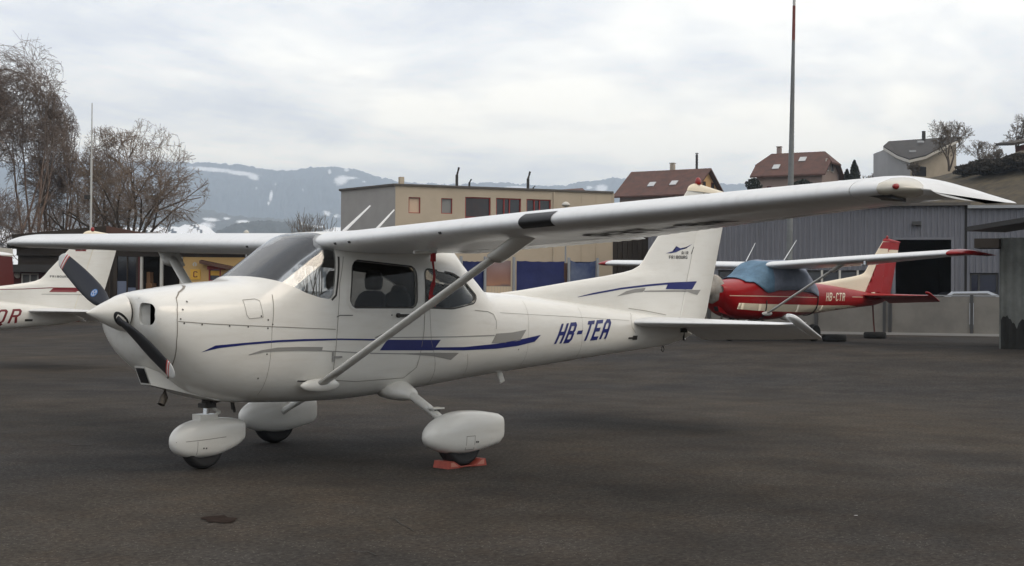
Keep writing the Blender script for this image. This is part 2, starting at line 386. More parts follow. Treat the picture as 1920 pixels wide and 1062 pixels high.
def strip(pts, w, closed=False):
    """polyline -> mitred quads"""
    P = [Vector(p) for p in pts]; n = len(P); L_ = []; R_ = []
    for i in range(n):
        a = P[i-1] if (i > 0 or closed) else None; b = P[(i+1) % n] if (i < n-1 or closed) else None
        d0 = (P[i]-a).normalized() if a is not None else None; d1 = (b-P[i]).normalized() if b is not None else None
        if d0 is None: d0 = d1
        if d1 is None: d1 = d0
        m = (d0+d1); m = m.normalized() if m.length > 1e-6 else d0
        nn = Vector((-m.y, m.x)); c = max(.35, nn.dot(Vector((-d0.y, d0.x)))); nn = nn*(w/2/c)
        L_.append(P[i]+nn); R_.append(P[i]-nn)
    return [[tuple(L_[i]), tuple(R_[i]), tuple(R_[(i+1) % n]), tuple(L_[(i+1) % n])] for i in range(n if closed else n-1)]
def band(top, bot):
    return [[top[i], bot[i], bot[i+1], top[i+1]] for i in range(len(top)-1)]
t_ = .075
GLY = {  # strokes on a .6 x 1 cell
 'H': [([(t_, 0), (t_, 1)], 0), ([(.6-t_, 0), (.6-t_, 1)], 0), ([(2*t_, .5), (.6-2*t_, .5)], 0)],
 'B': [([(t_, t_), (t_, 1-t_), (.5-t_, 1-t_), (.6-t_, .9-t_), (.6-t_, .6), (.5-t_, .5), (.6-t_, .4), (.6-t_, .1+t_), (.5-t_, t_)], 1), ([(2*t_, .5), (.5-2*t_, .5)], 0)],
 '-': [([(.08, .47), (.52, .47)], 0)],
 'T': [([(0, 1-t_), (.6, 1-t_)], 0), ([(.3, 0), (.3, 1-2*t_)], 0)],
 'E': [([(.6, t_), (t_, t_), (t_, 1-t_), (.6, 1-t_)], 0), ([(2*t_, .52), (.52, .52)], 0)],
 'A': [([(t_, 0), (t_, .86-t_), (.2, 1-t_), (.4, 1-t_), (.6-t_, .86-t_), (.6-t_, 0)], 0), ([(2*t_, .42), (.6-2*t_, .42)], 0)],
 'C': [([(.6-t_, .25), (.6-t_, .1+t_), (.5-t_, t_), (.1+t_, t_), (t_, .1+t_), (t_, .9-t_), (.1+t_, 1-t_), (.5-t_, 1-t_), (.6-t_, .9-t_), (.6-t_, .75)], 0)],
 'R': [([(t_, 0), (t_, 1-t_), (.5-t_, 1-t_), (.6-t_, .9-t_), (.6-t_, .6), (.5-t_, .5), (2*t_, .5)], 0), ([(.36, .5-t_), (.6-t_, .0)], 0)],
 'Q': [([(.1+t_, t_), (t_, .1+t_), (t_, .9-t_), (.1+t_, 1-t_), (.5-t_, 1-t_), (.6-t_, .9-t_), (.6-t_, .1+t_), (.5-t_, t_)], 1), ([(.45, -.02), (.58, -.12)], 0)],
 'I': [([(.3, 0), (.3, 1)], 0)], 'F': [([(t_, 0), (t_, 1-t_), (.6, 1-t_)], 0), ([(2*t_, .5), (.5, .5)], 0)],
 'O': [([(.1+t_, t_), (t_, .1+t_), (t_, .9-t_), (.1+t_, 1-t_), (.5-t_, 1-t_), (.6-t_, .9-t_), (.6-t_, .1+t_), (.5-t_, t_)], 1)],
 'U': [([(t_, 1), (t_, .1+t_), (.1+t_, t_), (.5-t_, t_), (.6-t_, .1+t_), (.6-t_, 1)], 0)],
 'G': [([(.6-t_, .75), (.6-t_, .9-t_), (.5-t_, 1-t_), (.1+t_, 1-t_), (t_, .9-t_), (t_, .1+t_), (.1+t_, t_), (.5-t_, t_), (.6-t_, .1+t_), (.6-t_, .45), (.32, .45)], 0)],
 'Z': [([(0, 1-t_), (.6-t_, 1-t_), (t_, t_), (.6, t_)], 0)],
}
def word(txt, x0, z0, h, w, gap, slant=0.0, rise=0.0, x1=None, weight=.15, flip=False):
    """x0,z0 start; h height; w letter width; returns list of letters, each a list of polygons"""
    out = []; x = x0
    for ch in txt:
        L_ = []
        if ch != ' ':
            for pts, closed in GLY[ch]:
                for q in strip(pts, weight, bool(closed)):
                    Q = [(x+(a/.6)*w+b*slant*h, z0+b*h+rise*(x-x0+(a/.6)*w)) for a, b in q]
                    if flip: Q = [(2*x0-a, b) for a, b in Q]
                    L_.append(Q)
        out.append((ch, L_)); x += w+gap
    return out

# ---- wings
def naca(n=22, m=.02, p=.4, t=.12, c0=0.0, c1=1.0):
    up, lo = [], []
    for i in range(n+1):
        b = math.pi*i/n; x = c0+(c1-c0)*(1-math.cos(b))/2 if c0 == 0 and c1 == 1 else c0+(c1-c0)*(1-math.cos(b/2 if c0 == 0 else b))/(1 if c0 == 0 else 2)
        yt = 5*t*(.2969*math.sqrt(x)-.126*x-.3516*x*x+.2843*x**3-.1015*x**4)
        yc = m/p/p*(2*p*x-x*x) if x < p else m/(1-p)**2*((1-2*p)+2*p*x-x*x)
        up.append((x, yc+yt)); lo.append((x, yc-yt))
    return up[::-1]+lo[1:]   # from rear upper round the nose to rear lower
def wing_geo(y):
    sl = .0425 if y < 0 else .0265; y = abs(y)
    k = max(0, (y-2.55)/(5.25-2.55))
    le = 1.885+.15*k; c = 1.63-.36*k; zl = 1.838+sl*max(0, y-.5); tw = R(1.5-2.6*k)
    return le, c, zl, tw
def wing_pt(y, xc, zc):
    le, c, zl, tw = wing_geo(y); X = xc*c; Z = zc*c
    return (le+X*math.cos(tw)+Z*math.sin(tw), y, zl-X*math.sin(tw)+Z*math.cos(tw))
def wing_mesh(side):
    prof = naca(26, c0=0, c1=.735)
    ys = list(np.linspace(0, 5.25, 36)); rings = [[wing_pt(side*y, a, b) for a, b in prof] for y in ys]
    V, F = loft(rings, False, True); me = newmesh('wing', V, F, True); return autosmooth(recalc(me), 40)
TIP = [(5.256, 0, 1, 0, 0), (5.33, .0, 1, .0, .0), (5.41, .002, .98, .002, .005), (5.48, .010, .93, .006, .012), (5.53, .024, .85, .006, .035), (5.57, .045, .74, .008, .06), (5.60, .075, .60, .010, .085), (5.625, .12, .42, .012, .11), (5.642, .18, .24, .014, .13), (5.652, .25, .10, .016, .14)]
def tip_ring(side, row, prof, off=0.0):
    y, sb, th, dr, bk = row; le, c, zl, tw = wing_geo(side*5.25); zl += (.0425 if side < 0 else .0265)*(y-5.25); ring = []; c2 = c-sb+bk
    for i, (a, b) in enumerate(prof):
        lo_z = -.042*math.sin(math.pi*min(1, max(a, 0))**.6)*.9
        zz = lo_z+(b-lo_z)*th if b > lo_z else b*max(th, .25)
        X = sb+a*c2; Z = zz*c-dr-.045*a*(1-th)
        if off: nx, nz = a-.25, b*3; l = math.hypot(nx, nz); X += nx/l*off; Z += nz/l*off
        ring.append((le+X*math.cos(tw)+Z*math.sin(tw), side*(y+off), zl-X*math.sin(tw)+Z*math.cos(tw)))
    return ring
def tip_mesh(side):
    V, F = loft([tip_ring(side, row, naca(26)) for row in TIP], True, True); me = newmesh('wing_tip', V, F, True); return autosmooth(recalc(me), 40)
def flap_mesh(side, y0, y1, droop, beads=.006):
    prof = naca(7, c0=.742, c1=1.0)
    ys = np.arange(y0, y1+.001, .0255); rings = []
    for y in ys:
        bead = beads*max(0, math.sin(2*math.pi*y/.102))
        ring = []
        for a, b in prof:
            x, yy, z = wing_pt(side*y, a, b); hx, _, hz = wing_pt(side*y, .742, .02)
            s_ = 1 if b > .012*(1-a)*4 else -1
            z += s_*bead*min(1, (a-.742)*12)
            dx, dz = x-hx, z-hz; ca, sa = math.cos(droop), math.sin(droop)
            ring.append((hx+dx*ca+dz*sa, yy, hz-dx*sa+dz*ca))
        rings.append(ring)
    V, F = loft(rings); me = newmesh('flap', V, F, True); return autosmooth(recalc(me), 40)
def surf_patch(side, y0, y1, c0, c1, off=.003, ny=3, lower=True, upper=True, n=26):
    """skin-tight patch round the nose, between y0..y1, aft to chord c0 (upper) and c1 (lower)"""
    prof = [(a, b) for a, b in naca(n, c0=0, c1=.735)]
    k = min(range(len(prof)), key=lambda i: prof[i][0])
    sel = [p for i, p in enumerate(prof) if (i <= k and p[0] <= c0) or (i > k and p[0] <= c1)]
    rings = []
    for j in range(ny+1):
        y = y0+(y1-y0)*j/ny; ring = []
        for a, b in sel:
            nx, nz = a-.25, b*3; l = math.hypot(nx, nz); ring.append(tuple(np.array(wing_pt(side*y, a, b))+np.array([nx/l*off, 0, nz/l*off])))
        rings.append(ring)
    m = len(sel); V = [p for r in rings for p in r]; F = [(j*m+i, j*m+i+1, (j+1)*m+i+1, (j+1)*m+i) for j in range(ny) for i in range(m-1)]
    return newmesh('patch', V, F, True)

# ---- tail
def sym(n, c0, c1, t):
    out = []
    for i in range(n+1):
        x = c0+(c1-c0)*i/n; out.append((x, 5*t*(.2969*math.sqrt(max(x, 0))-.126*x-.3516*x*x+.2843*x**3-.1015*x**4)))
    return out
def fin_le(z): return float(np.interp(z, [1.30, 1.44, 1.47, 1.56, 1.63, 1.675, 1.705, 1.75, 1.82, 1.92, 2.68], [4.0, 4.45, 4.75, 5.45, 6.02, 6.33, 6.48, 6.60, 6.68, 6.765, 7.515]))
def fin_hinge(z): return 7.47+(z-1.763)*.325
def fin_te(z): return 7.815+(z-1.15)*.308
def fin_mesh():
    rings = []
    for z in (1.02, 1.15, 1.30, 1.40, 1.44, 1.47, 1.5, 1.53, 1.56, 1.6, 1.63, 1.66, 1.675, 1.69, 1.705, 1.725, 1.75, 1.78, 1.82, 1.86, 1.92, 2.0, 2.15, 2.35, 2.55, 2.62):
        le = max(fin_le(z), 4.0) if z > 1.3 else 4.0+0*z
        if z < 1.2: le = 5.5
        h = fin_hinge(z); tw = .052-.018*(z-1.2)/1.4
        xs = [0, .004, .012, .03, .06, .1, .16, .25, .4, .7, 1]; a = []
        for q in xs:
            x = le+(h-le)*q; a.append((x, tw*min(1, ((x-le)/.55))**.5*(1-.25*max(0, (x-(h-.5))/.5))))
        rings.append([(x, -t, z) for x, t in a]+[(x, t, z) for x, t in a[::-1]][:-1])
    V, F = loft(rings); return autosmooth(recalc(newmesh('fin', V, F, True)), 30)
def fincap_mesh():
    rings = []
    for z, dl, tw in ((2.623, 0, 1), (2.65, .012, .98), (2.675, .035, .9), (2.695, .075, .7), (2.708, .12, .4), (2.712, .16, .1)):
        le = 7.455+dl; te = 8.30-.1*dl
        zz = z
        a = []
        for q in (0, .01, .03, .07, .14, .25, .45, .7, .9, 1):
            x = le+(te-le)*q; drop = .085*max(0, q-.1)*(z-2.6)/.11
            a.append((x, .036*tw*min(1, (x-le)/.25)**.5*(1-.75*q**2), zz-drop))
        rings.append([(x, -t, z2) for x, t, z2 in a]+[(x, t, z2) for x, t, z2 in a[::-1]][:-1])
    V, F = loft(rings); return autosmooth(recalc(newmesh('fin_cap', V, F, True)), 35)
def rudder_mesh():
    rings = []
    for z in np.linspace(1.15, 2.61, 30):
        h = fin_hinge(z)+.012; te = fin_te(z); tw = .036-.012*(z-1.2)/1.4
        if z < 1.25: te -= .25*((1.25-z)/.1)**2*.1
        a = [(h, tw*.7), (h+.02, tw), (h+(te-h)*.5, tw*.62), (te-.01, .006), (te, .002)]
        rings.append([(x, -t, z) for x, t in a]+[(x, t, z) for x, t in a[::-1]])
    V, F = loft(rings); return autosmooth(recalc(newmesh('rudder', V, F, True)), 30)
def stab_mesh(side):
    rings = []
    for y, le, zs in ((0.0, 6.24, 1), (.3, 6.30, 1), (.8, 6.48, .95), (1.3, 6.665, .88), (1.55, 6.755, .85), (1.605, 6.785, .8), (1.635, 6.83, .6), (1.65, 6.90, .3)):
        h = 7.14; c = h-le; a = sym(14, 0, 1, .13)
        pr = [(le+c*x/1.0, t*c*zs*.62) for x, t in [((1-math.cos(math.pi*i/14/1.35))/(1-math.cos(math.pi/1.35)), 0) for i in range(15)] for t in [5*.13*(.2969*math.sqrt(x*.62)-.126*x*.62-.3516*(x*.62)**2+.2843*(x*.62)**3-.1015*(x*.62)**4)*1.6]]
        rings.append([(x, side*y, 1.140+t) for x, t in pr]+[(x, side*y, 1.140-t) for x, t in pr[::-1]][:-1])
    V, F = loft(rings); return autosmooth(recalc(newmesh('stab', V, F, True)), 30)
EL_DROOP = R(24)
def elev_mesh(side):
    rings = []; ca, sa = math.cos(EL_DROOP), math.sin(EL_DROOP)
    def rot(x, z): dx, dz = x-7.15, z-1.14; return 7.15+dx*ca+dz*sa, 1.14-dx*sa+dz*ca
    def ring(y, x0, x1, t0):
        a = [(x0, t0*.45), (x0+.015, t0*.8), (x0+.05, t0), (x0+(x1-x0)*.55, t0*.6), (x1-.01, .005), (x1, .002)]
        return [(rot(x, 1.14+t)[0], side*y, rot(x, 1.14+t)[1]) for x, t in a]+[(rot(x, 1.14-t)[0], side*y, rot(x, 1.14-t)[1]) for x, t in a[::-1]]
    mb = MB()
    V, F = loft([ring(y, 7.152, 7.665-.075*y, .030) for y in np.linspace(.12, 1.652, 24)]); mb.add(V, F, 0, True)
    V, F = loft([ring(y, 6.92+d, 7.538-d*.6, .030*k) for y, d, k in ((1.654, 0, 1), (1.70, 0.0, 1), (1.73, .02, .9), (1.75, .06, .6), (1.757, .1, .25))]); mb.add(V, F, 0, True)
    me = recalc(mb.mesh('elevator')); return autosmooth(me, 30)

# ---- small parts
def blade_mesh(sgn, ang=R(62.45)):
    d = Vector((0, math.sin(ang), math.cos(ang)))*sgn; t = Vector((0, math.cos(ang), -math.sin(ang)))*sgn
    X = Vector((-1, 0, 0)); hub = Vector((.235, 0, 1.252)); V = []; F = []; MI = []
    rs = [.07, .13, .17, .24, .34, .46, .58, .70, .80, .832, .846, .86, .875, .90, .925, .945, .955]
    ch = [.075, .082, .10, .135, .155, .162, .160, .150, .138, .134, .132, .130, .127, .115, .088, .048, .012]
    th = [.035, .034, .032, .028, .022, .017, .014, .011, .009, .009, .008, .008, .008, .007, .006, .004, .002]
    n = 12
    for r, c, h in zip(rs, ch, th):
        be = math.atan2(.62, max(r, .2)*2*math.pi*.62)+R(4)
        cv = (t*math.cos(be)+X*math.sin(be)); nv = d.cross(cv).normalized()
        if nv.x > 0: nv = -nv
        for k in range(n):
            a = 2*math.pi*k/n; V.append(hub+d*r+cv*(c*.5*math.cos(a))+nv*(h*(math.sin(a) if math.sin(a) > 0 else .25*math.sin(a))))
    for i in range(len(rs)-1):
        r = (rs[i]+rs[i+1])/2; mi = 0 if r < .832 else (1 if r < .846 else (2 if r < .86 else (1 if r < .875 else 2)))
        for k in range(n):
            k2 = (k+1) % n; F.append((i*n+k, i*n+k2, (i+1)*n+k2, (i+1)*n+k)); MI.append(mi)
    F.append(tuple(range((len(rs)-1)*n, len(rs)*n))); MI.append(2)
    me = newmesh('blade', V, F, True, MI); recalc(me); return me
def logo_mesh(ang=R(62.45)):
    """round emblem on the front of the upper blade"""
    d = Vector((0, math.sin(ang), math.cos(ang))); t = Vector((0, math.cos(ang), -math.sin(ang))); X = Vector((-1, 0, 0)); r0 = .30
    be = math.atan2(.62, r0*2*math.pi*.62)+R(4); cv = t*math.cos(be)+X*math.sin(be); nv = d.cross(cv).normalized()
    if nv.x > 0: nv = -nv
    c = Vector((.235, 0, 1.252))+d*r0+nv*.0275; mb = MB(); k = 24
    P = [c+d*.034*math.cos(2*math.pi*i/k)+cv*.034*math.sin(2*math.pi*i/k) for i in range(k)]; mb.add(P, [tuple(range(k))], 0)
    for a0, a1, rr in ((0, 360, .026),):
        Q = []
        for i in range(k): a = 2*math.pi*i/k; Q.append(c+nv*.001+(d*math.cos(a)+cv*math.sin(a))*rr)
        Q2 = [c+nv*.001+(p-c-nv*.001)*.85 for p in Q]; mb.add(Q+Q2, [(i, (i+1) % k, k+(i+1) % k, k+i) for i in range(k)], 1)
    for rot in (0, 120, 240):
        a = R(rot); e1 = d*math.cos(a)+cv*math.sin(a); e2 = -d*math.sin(a)+cv*math.cos(a)
        mb.add([c+nv*.0012+e1*.004+e2*.003, c+nv*.0012+e1*.021+e2*.005, c+nv*.0012+e1*.021-e2*.005, c+nv*.0012+e1*.004-e2*.003], [(0, 1, 2, 3)], 1)
    return mb.mesh('emblem')
def pant_mesh(st, cy):
    """wheel fairing: stations x, top, bottom, half width"""
    A = np.array(st); rings = []
    xs = np.concatenate([A[0, 0]+(A[-1, 0]-A[0, 0])*np.linspace(0, .2, 8)**1.0, np.linspace(A[0, 0]+(A[-1, 0]-A[0, 0])*.25, A[-1, 0], 14)])
    for x in xs:
        zt, zb, hw = [float(pchip(A[:, 0], A[:, i], x)) for i in (1, 2, 3)]; zc = zb+(zt-zb)*.47; r = []
        for k in range(32):
            t = 2*math.pi*(k+.5)/32; c, s = math.cos(t), math.sin(t); e = 2.4+1.6*((x-A[0, 0])/(A[-1, 0]-A[0, 0]))
            r.append((x, cy+hw*math.copysign(abs(c)**(2/e), c), zc+((zt-zc) if s > 0 else (zc-zb))*math.copysign(abs(s)**(2/e), s)))
        rings.append(r)
    V, F = loft(rings); me = newmesh('fairing', V, F, True); return autosmooth(recalc(me), 40)
MAIN_ST = [(2.285, .275, .245, .015), (2.30, .305, .215, .045), (2.34, .348, .180, .075), (2.42, .395, .142, .105), (2.55, .437, .112, .125), (2.70, .455, .106, .130), (2.85, .450, .120, .120), (3.00, .430, .148, .100), (3.12, .405, .178, .082), (3.135, .392, .200, .074)]
NOSE_ST = [(.735, .245, .215, .012), (.75, .280, .180, .04), (.79, .328, .138, .07), (.86, .368, .108, .09), (.97, .396, .092, .10), (1.1, .408, .096, .10), (1.25, .400, .132, .088), (1.38, .378, .190, .07), (1.41, .365, .215, .06)]
def tyre(x, y, r, w):
    mb = MB(); pr = []
    for i in range(17):
        a = math.pi*i/16; pr.append((y-w/2*math.cos(a), r-.35*w*(1-math.sin(a)**.6)))
    pr = [(y-w*.30, .001), (y-w*.32, r*.45)]+pr+[(y+w*.32, r*.45), (y+w*.30, .001)]
    mb.lathe(pr, 40, axis='y', at=(x, 0, r)); return mb
def airfoil_tube(p0, p1, chord, thick, mb=None, mi=0, end=1.0):
    """streamlined strut: chord mostly along x"""
    p0, p1 = Vector(p0), Vector(p1); d = (p1-p0).normalized(); cx = (Vector((1, 0, 0))-d*d.x).normalized(); nz = d.cross(cx).normalized()
    rings = []
    for f in np.linspace(0, 1, 9):
        p = p0.lerp(p1, f); r = []
        for k in range(20):
            a = 2*math.pi*k/20; c, s = math.cos(a), math.sin(a)
            r.append(tuple(p+cx*(chord*.5*c)+nz*(thick*.5*s*(1-.25*c))))
        rings.append(r)
    return loft(rings)

def offset_poly(poly, d):
    """grow a polygon (x,z) outward by d"""
    n = len(poly); c = Vector((sum(p[0] for p in poly)/n, sum(p[1] for p in poly)/n)); out = []
    for i in range(n):
        a, p, b = [Vector(poly[j % n]) for j in (i-1, i, i+1)]; t = (b-a)
        if t.length < 1e-9: continue
        nn = Vector((t.y, -t.x)).normalized()
        if nn.dot(p-c) < 0: nn = -nn
        out.append(tuple(p+nn*d))
    return out
def dots(pts, r=.006):
    return [[(x+r*math.cos(2*math.pi*i/8), z+r*math.sin(2*math.pi*i/8)) for i in range(8)] for x, z in pts]
#STRIPES#

def aircraft(name, label, loc, rz, P, group):
    """P: paint table"""
    root = thing(name, loc, label, 'airplane', group, rz)
    def part(nm, key, fn, mats, parent=root): 
        return link(nm, cached(key, fn), mats, parent)
    fus = part('fuselage', 'body', body_mesh, [P['body'], M['interior']])
    full = P['full']
    # windows
    part('windshield', 'g_ws', lambda: glass_mesh(WIN_SHIELD, -.9, .9), [M['windshield']]*2)
    part('rear_window', 'g_bk', lambda: glass_mesh(WIN_BACK, -.9, .9), [M['glass']]*2)
    for s in (-1, 1):
        part('door_window', 'g_d%d' % s, lambda: glass_mesh(WIN_DOOR, min(0, s*.9), max(0, s*.9)), [M['glass']]*2)
        part('side_window', 'g_s%d' % s, lambda: glass_mesh(WIN_REAR, min(0, s*.9), max(0, s*.9)), [M['glass']]*2)
        # wing and its parts
        w = part('wing', 'wing%d' % s, lambda: wing_mesh(s), [P['wing']])
        part('wing_tip', 'tip%d' % s, lambda: tip_mesh(s), [P['tip']], w)
        part('flap', 'flap%d' % s, lambda: flap_mesh(s, .60, 2.56, R(1)), [M['flap_white']], w)
        part('aileron', 'ail%d' % s, lambda: flap_mesh(s, 2.59, 5.24, R(-1 if s < 0 else 1)), [M['flap_white']], w)
        if full:
            def lens():
                me = surf_patch(s, 5.27, 5.46, .0, .0); return me
            part('landing_light', 'll%d' % s, lambda: surf_patch(s, 2.67, 2.97, .05, .035, .004), [M['black']], w) if s < 0 else None
        # strut
        def strut():
            mb = MB(); V, F = airfoil_tube((1.80, s*.535, .665), (2.29, 2.50 if s > 0 else -2.30, 1.83), .115, .042); mb.add(V, F, 0, True); return mb.mesh('strut')
        st = part('wing_strut', 'strut%d' % s, strut, [P['strut']])
        def cuff():
            mb = MB(); V, F = airfoil_tube((2.24, 2.32 if s > 0 else -2.10, 1.70 if s > 0 else 1.685), (2.33, 2.62 if s > 0 else -2.44, 1.905), .23, .07); mb.add(V, F, 0, True); return mb.mesh('cuff')
        part('strut_cuff', 'cuff%d' % s, cuff, [P['strut']], st)
        def foot():
            mb = MB(); rings = []
            for x, r in ((1.60, .004), (1.63, .028), (1.68, .045), (1.76, .055), (1.86, .058), (1.94, .045), (1.99, .02), (2.0, .003)):
                rings.append([(x, s*(.535+.75*r*math.cos(2*math.pi*k/20)), .665+r*1.0*math.sin(2*math.pi*k/20)) for k in range(20)])
            V, F = loft(rings); mb.add(V, F, 0, True); return recalc(mb.mesh('foot'))
        part('strut_fairing', 'foot%d' % s, foot, [P['strut']], st)
        # stabiliser
        sb = part('stabilizer', 'stab%d' % s, lambda: stab_mesh(s), [P['stab']])
        part('elevator', 'elev%d' % s, lambda: elev_mesh(s), [P['stab']])
        # main gear
        def leg():
            mb = MB(); mb.tube([(2.74, s*.40, .60), (2.73, s*.60, .555), (2.715, s*.85, .45), (2.70, s*1.10, .33), (2.695, s*1.22, .26)], [.044, .041, .036, .031, .029], 14); return mb.mesh('leg')
        lg = part('gear_leg', 'leg%d' % s, leg, [P['strut']])
        def root_f():
            mb = MB(); rings = []
            for q, (rx, rzv) in zip((.30, .40, .48, .54, .60, .64), ((.155, .10), (.15, .095), (.135, .085), (.11, .07), (.08, .055), (.05, .045))):
                rings.append([(2.735+rx*math.cos(2*math.pi*k/24), s*q, .605-(q-.3)*.16+rzv*math.sin(2*math.pi*k/24)) for k in range(24)])
            V, F = loft(rings); mb.add(V, F, 0, True); return recalc(mb.mesh('root'))
        part('leg_fairing', 'legf%d' % s, root_f, [P['strut']], lg)
        def stepm():
            mb = MB(); mb.box((2.72, s*.93, .455), (.13, .085, .012)); mb.box((2.72, s*.93, .435), (.05, .05, .04), mi=1); return mb.mesh('step')
        part('step', 'step%d' % s, stepm, [P['strut'], M['dark_hw']], lg)
        wh = part('wheel', 'tyre%d' % s, lambda: tyre(2.68, s*1.265, .212, .15).mesh('tyre'), [M['rubber']])
        pn = part('wheel_fairing', 'pant%d' % s, lambda: pant_mesh(MAIN_ST, s*1.265), [P['pant']]) if P.get('pants', True) else None
        if full and s < 0:
            bv = bvh_of(cached('pant-1', None))
            part('fairing_seam', 'pseam', lambda: lay(strip([(2.44, .278), (2.7, .282), (3.13, .292)], .006), -1, .002, bv), [M['white']], pn)
            part('inspection_door', 'pdoor', lambda: lay(strip([(2.64, .145), (2.735, .145), (2.735, .255), (2.64, .255)], .0045, True), -1, .002, bv), [M['seam']], pn)
            part('latch', 'plat', lambda: lay(dots([(2.755, .205), (2.775, .203)], .008), -1, .003, bv), [M['dark_hw']], pn)
    # nose gear
    wh = part('wheel', 'tyreN', lambda: tyre(1.035, 0, .178, .13).mesh('tyre'), [M['rubber']])
    pn = part('wheel_fairing', 'pantN', lambda: pant_mesh(NOSE_ST, 0), [P['pant']]) if P.get('pants', True) else None
    def oleo():
        mb = MB(); mb.tube([(1.06, 0, .36), (1.075, 0, .53)], .026, 16); mb.tube([(1.075, 0, .50), (1.082, 0, .62)], .045, 16, mi=1)
        mb.box((1.06, 0, .415), (.16, .12, .045), mi=2); mb.box((1.078, 0, .505), (.10, .11, .035), mi=1)
        mb.tube([(1.10, 0, .50), (1.20, 0, .445)], .012, 8, mi=2); mb.tube([(1.20, 0, .445), (1.11, 0, .405)], .012, 8, mi=2)
        mb.tube([(1.09, .06, .53), (1.30, .16, .60)], .014, 8, mi=1); mb.tube([(1.09, -.06, .53), (1.30, -.12, .585)], .011, 8, mi=1)
        mb.tube([(1.24, -.1, .56), (1.25, -.1, .47)], .01, 8, mi=1); mb.tube([(1.30, -.02, .56), (1.33, -.02, .44)], .012, 8, mi=1); return mb.mesh('oleo')
    part('nose_strut', 'oleo', oleo, [M['chrome'], M['dark_hw'], P['pant']])
    if full:
        bv2 = bvh_of(cached('pantN', None))
        part('fairing_seam', 'nseam', lambda: lay(strip([(.76, .232), (.95, .240), (1.2, .252)], .005), -1, .002, bv2), [M['seam']], pn)
        part('inspection_door', 'ndoor', lambda: lay(strip([(.93, .125), (.93, .232)], .004), -1, .002, bv2), [M['seam']], pn)
        part('latch', 'nlat', lambda: lay(dots([(.985, .175), (1.01, .173)], .007), -1, .003, bv2), [M['dark_hw']], pn)
    # spinner, propeller
    if P.get('prop', True):
        def spin():
            mb = MB(); pr = [(0.0, .001)]+[(x, .142*(1-(1-x/.30)**1.12)**.90) for x in (.006, .015, .03, .05, .08, .11, .15, .19, .23, .265, .29)]+[(.30, .142), (.302, .136), (.302, .02)]
            mb.lathe(pr, 40, axis='x', at=(0, 0, 1.252)); return recalc(mb.mesh('spinner'))
        sp = part('spinner', 'spin', spin, [P['spin']])
        def hubm():
            mb = MB(); mb.lathe([(.303, .115), (.335, .11)], 24, axis='x', at=(0, 0, 1.252))
            return mb.mesh('hub')
        part('backplate', 'hub', hubm, [M['dark_hw']], sp)
        pr = part('propeller', 'bl1', lambda: blade_mesh(1), [M['blade_grey'], M['blade_red'], M['blade_white']])
        part('blade', 'bl2', lambda: blade_mesh(-1), [M['blade'], M['blade_red'], M['blade_white']], pr)
        if full: part('emblem', 'logo', logo_mesh, [M['logo_blue'], M['blade_white']], pr)
        def cuffs():
            mb = MB(); a = R(62.45)
            for sg in (1, -1):
                if sg != which: continue
                d = Vector((0, math.sin(a), math.cos(a)))*sg; t = Vector((0, math.cos(a), -math.sin(a)))*sg; hub = Vector((.235, 0, 1.252))
                be = R(45); cv = t*math.cos(be)+Vector((-1, 0, 0))*math.sin(be); nv = d.cross(cv)
                # follows the cone: an oval ring standing on the spinner
                P_ = []
                for kk, sc_ in ((0, 1), (1, .8)):
                    for i in range(20):
                        q = 2*math.pi*i/20; o = hub+cv*(.072*sc_*math.cos(q))+nv*(.042*sc_*math.sin(q))
                        # push out along d until outside the cone
                        r_ = .142*(1-(1-min(max(o.x, .01), .3)/.30)**1.12)**.90
                        P_.append(hub+(o-hub)+d*(math.sqrt(max(r_*r_-((o-hub).dot(t))**2, .0001))+.002))
                mb.add(P_, [(i, (i+1) % 20, 20+(i+1) % 20, 20+i) for i in range(20)]+[tuple(range(20, 40))], 0)
            return mb.mesh('cuffs')
        for which in (1, -1): part('blade_cutout', 'cuts%d' % which, cuffs, [M['black']], sp)
    for s in (-1, 1):
        def ramp():
            mb = MB(); mb.hexa([(.338, s*.185, 1.13), (.41, s*.225, 1.13), (.41, s*.215, 1.13), (.338, s*.17, 1.13), (.338, s*.185, 1.37), (.41, s*.225, 1.37), (.41, s*.215, 1.37), (.338, s*.17, 1.37)]); return recalc(mb.mesh('ramp'))
        part('inlet_duct', 'ramp%d' % s, ramp, [P['body']], fus)
    # tail
    fin = part('fin', 'fin', fin_mesh, [P['fin']])
    part('fin_cap', 'fincap', fincap_mesh, [P['fincap']], fin)
    rd = part('rudder', 'rudder', rudder_mesh, [P['rudder']])
    def beac():
        mb = MB(); mb.lathe([(0, .026), (.015, .034), (.045, .036), (.07, .028), (.085, .012), (.087, .001)], 20, axis='z', at=(7.665, 0, 2.700)); return mb.mesh('beacon')
    part('beacon', 'beacon', beac, [M['navred']], fin)
    # exhaust, scoop
    def exh():
        mb = MB(); mb.tube([(.62, -.12, .72), (.60, -.13, .60), (.565, -.14, .545)], .03, 16, caps=False); mb.tube([(.60, -.13, .60), (.568, -.1395, .549)], .026, 16); return mb.mesh('exhaust')
    part('exhaust_pipe', 'exh', exh, [M['exhaust']])
    def scoop():
        mb = MB()
        # chin inlet: sloping duct under the cowl with an open front
        Y0, Y1 = -.17, -.02
        mb.hexa([(.46, Y0, .70), (.46, Y1, .70), (1.05, Y1+.03, .555), (1.05, Y0-.03, .555), (.40, Y0, .845), (.40, Y1, .845), (1.05, Y1+.03, .60), (1.05, Y0-.03, .60)], 0)
        return mb.mesh('scoop')
    sc_ = part('cowl_scoop', 'scoop', scoop, [P['body']])
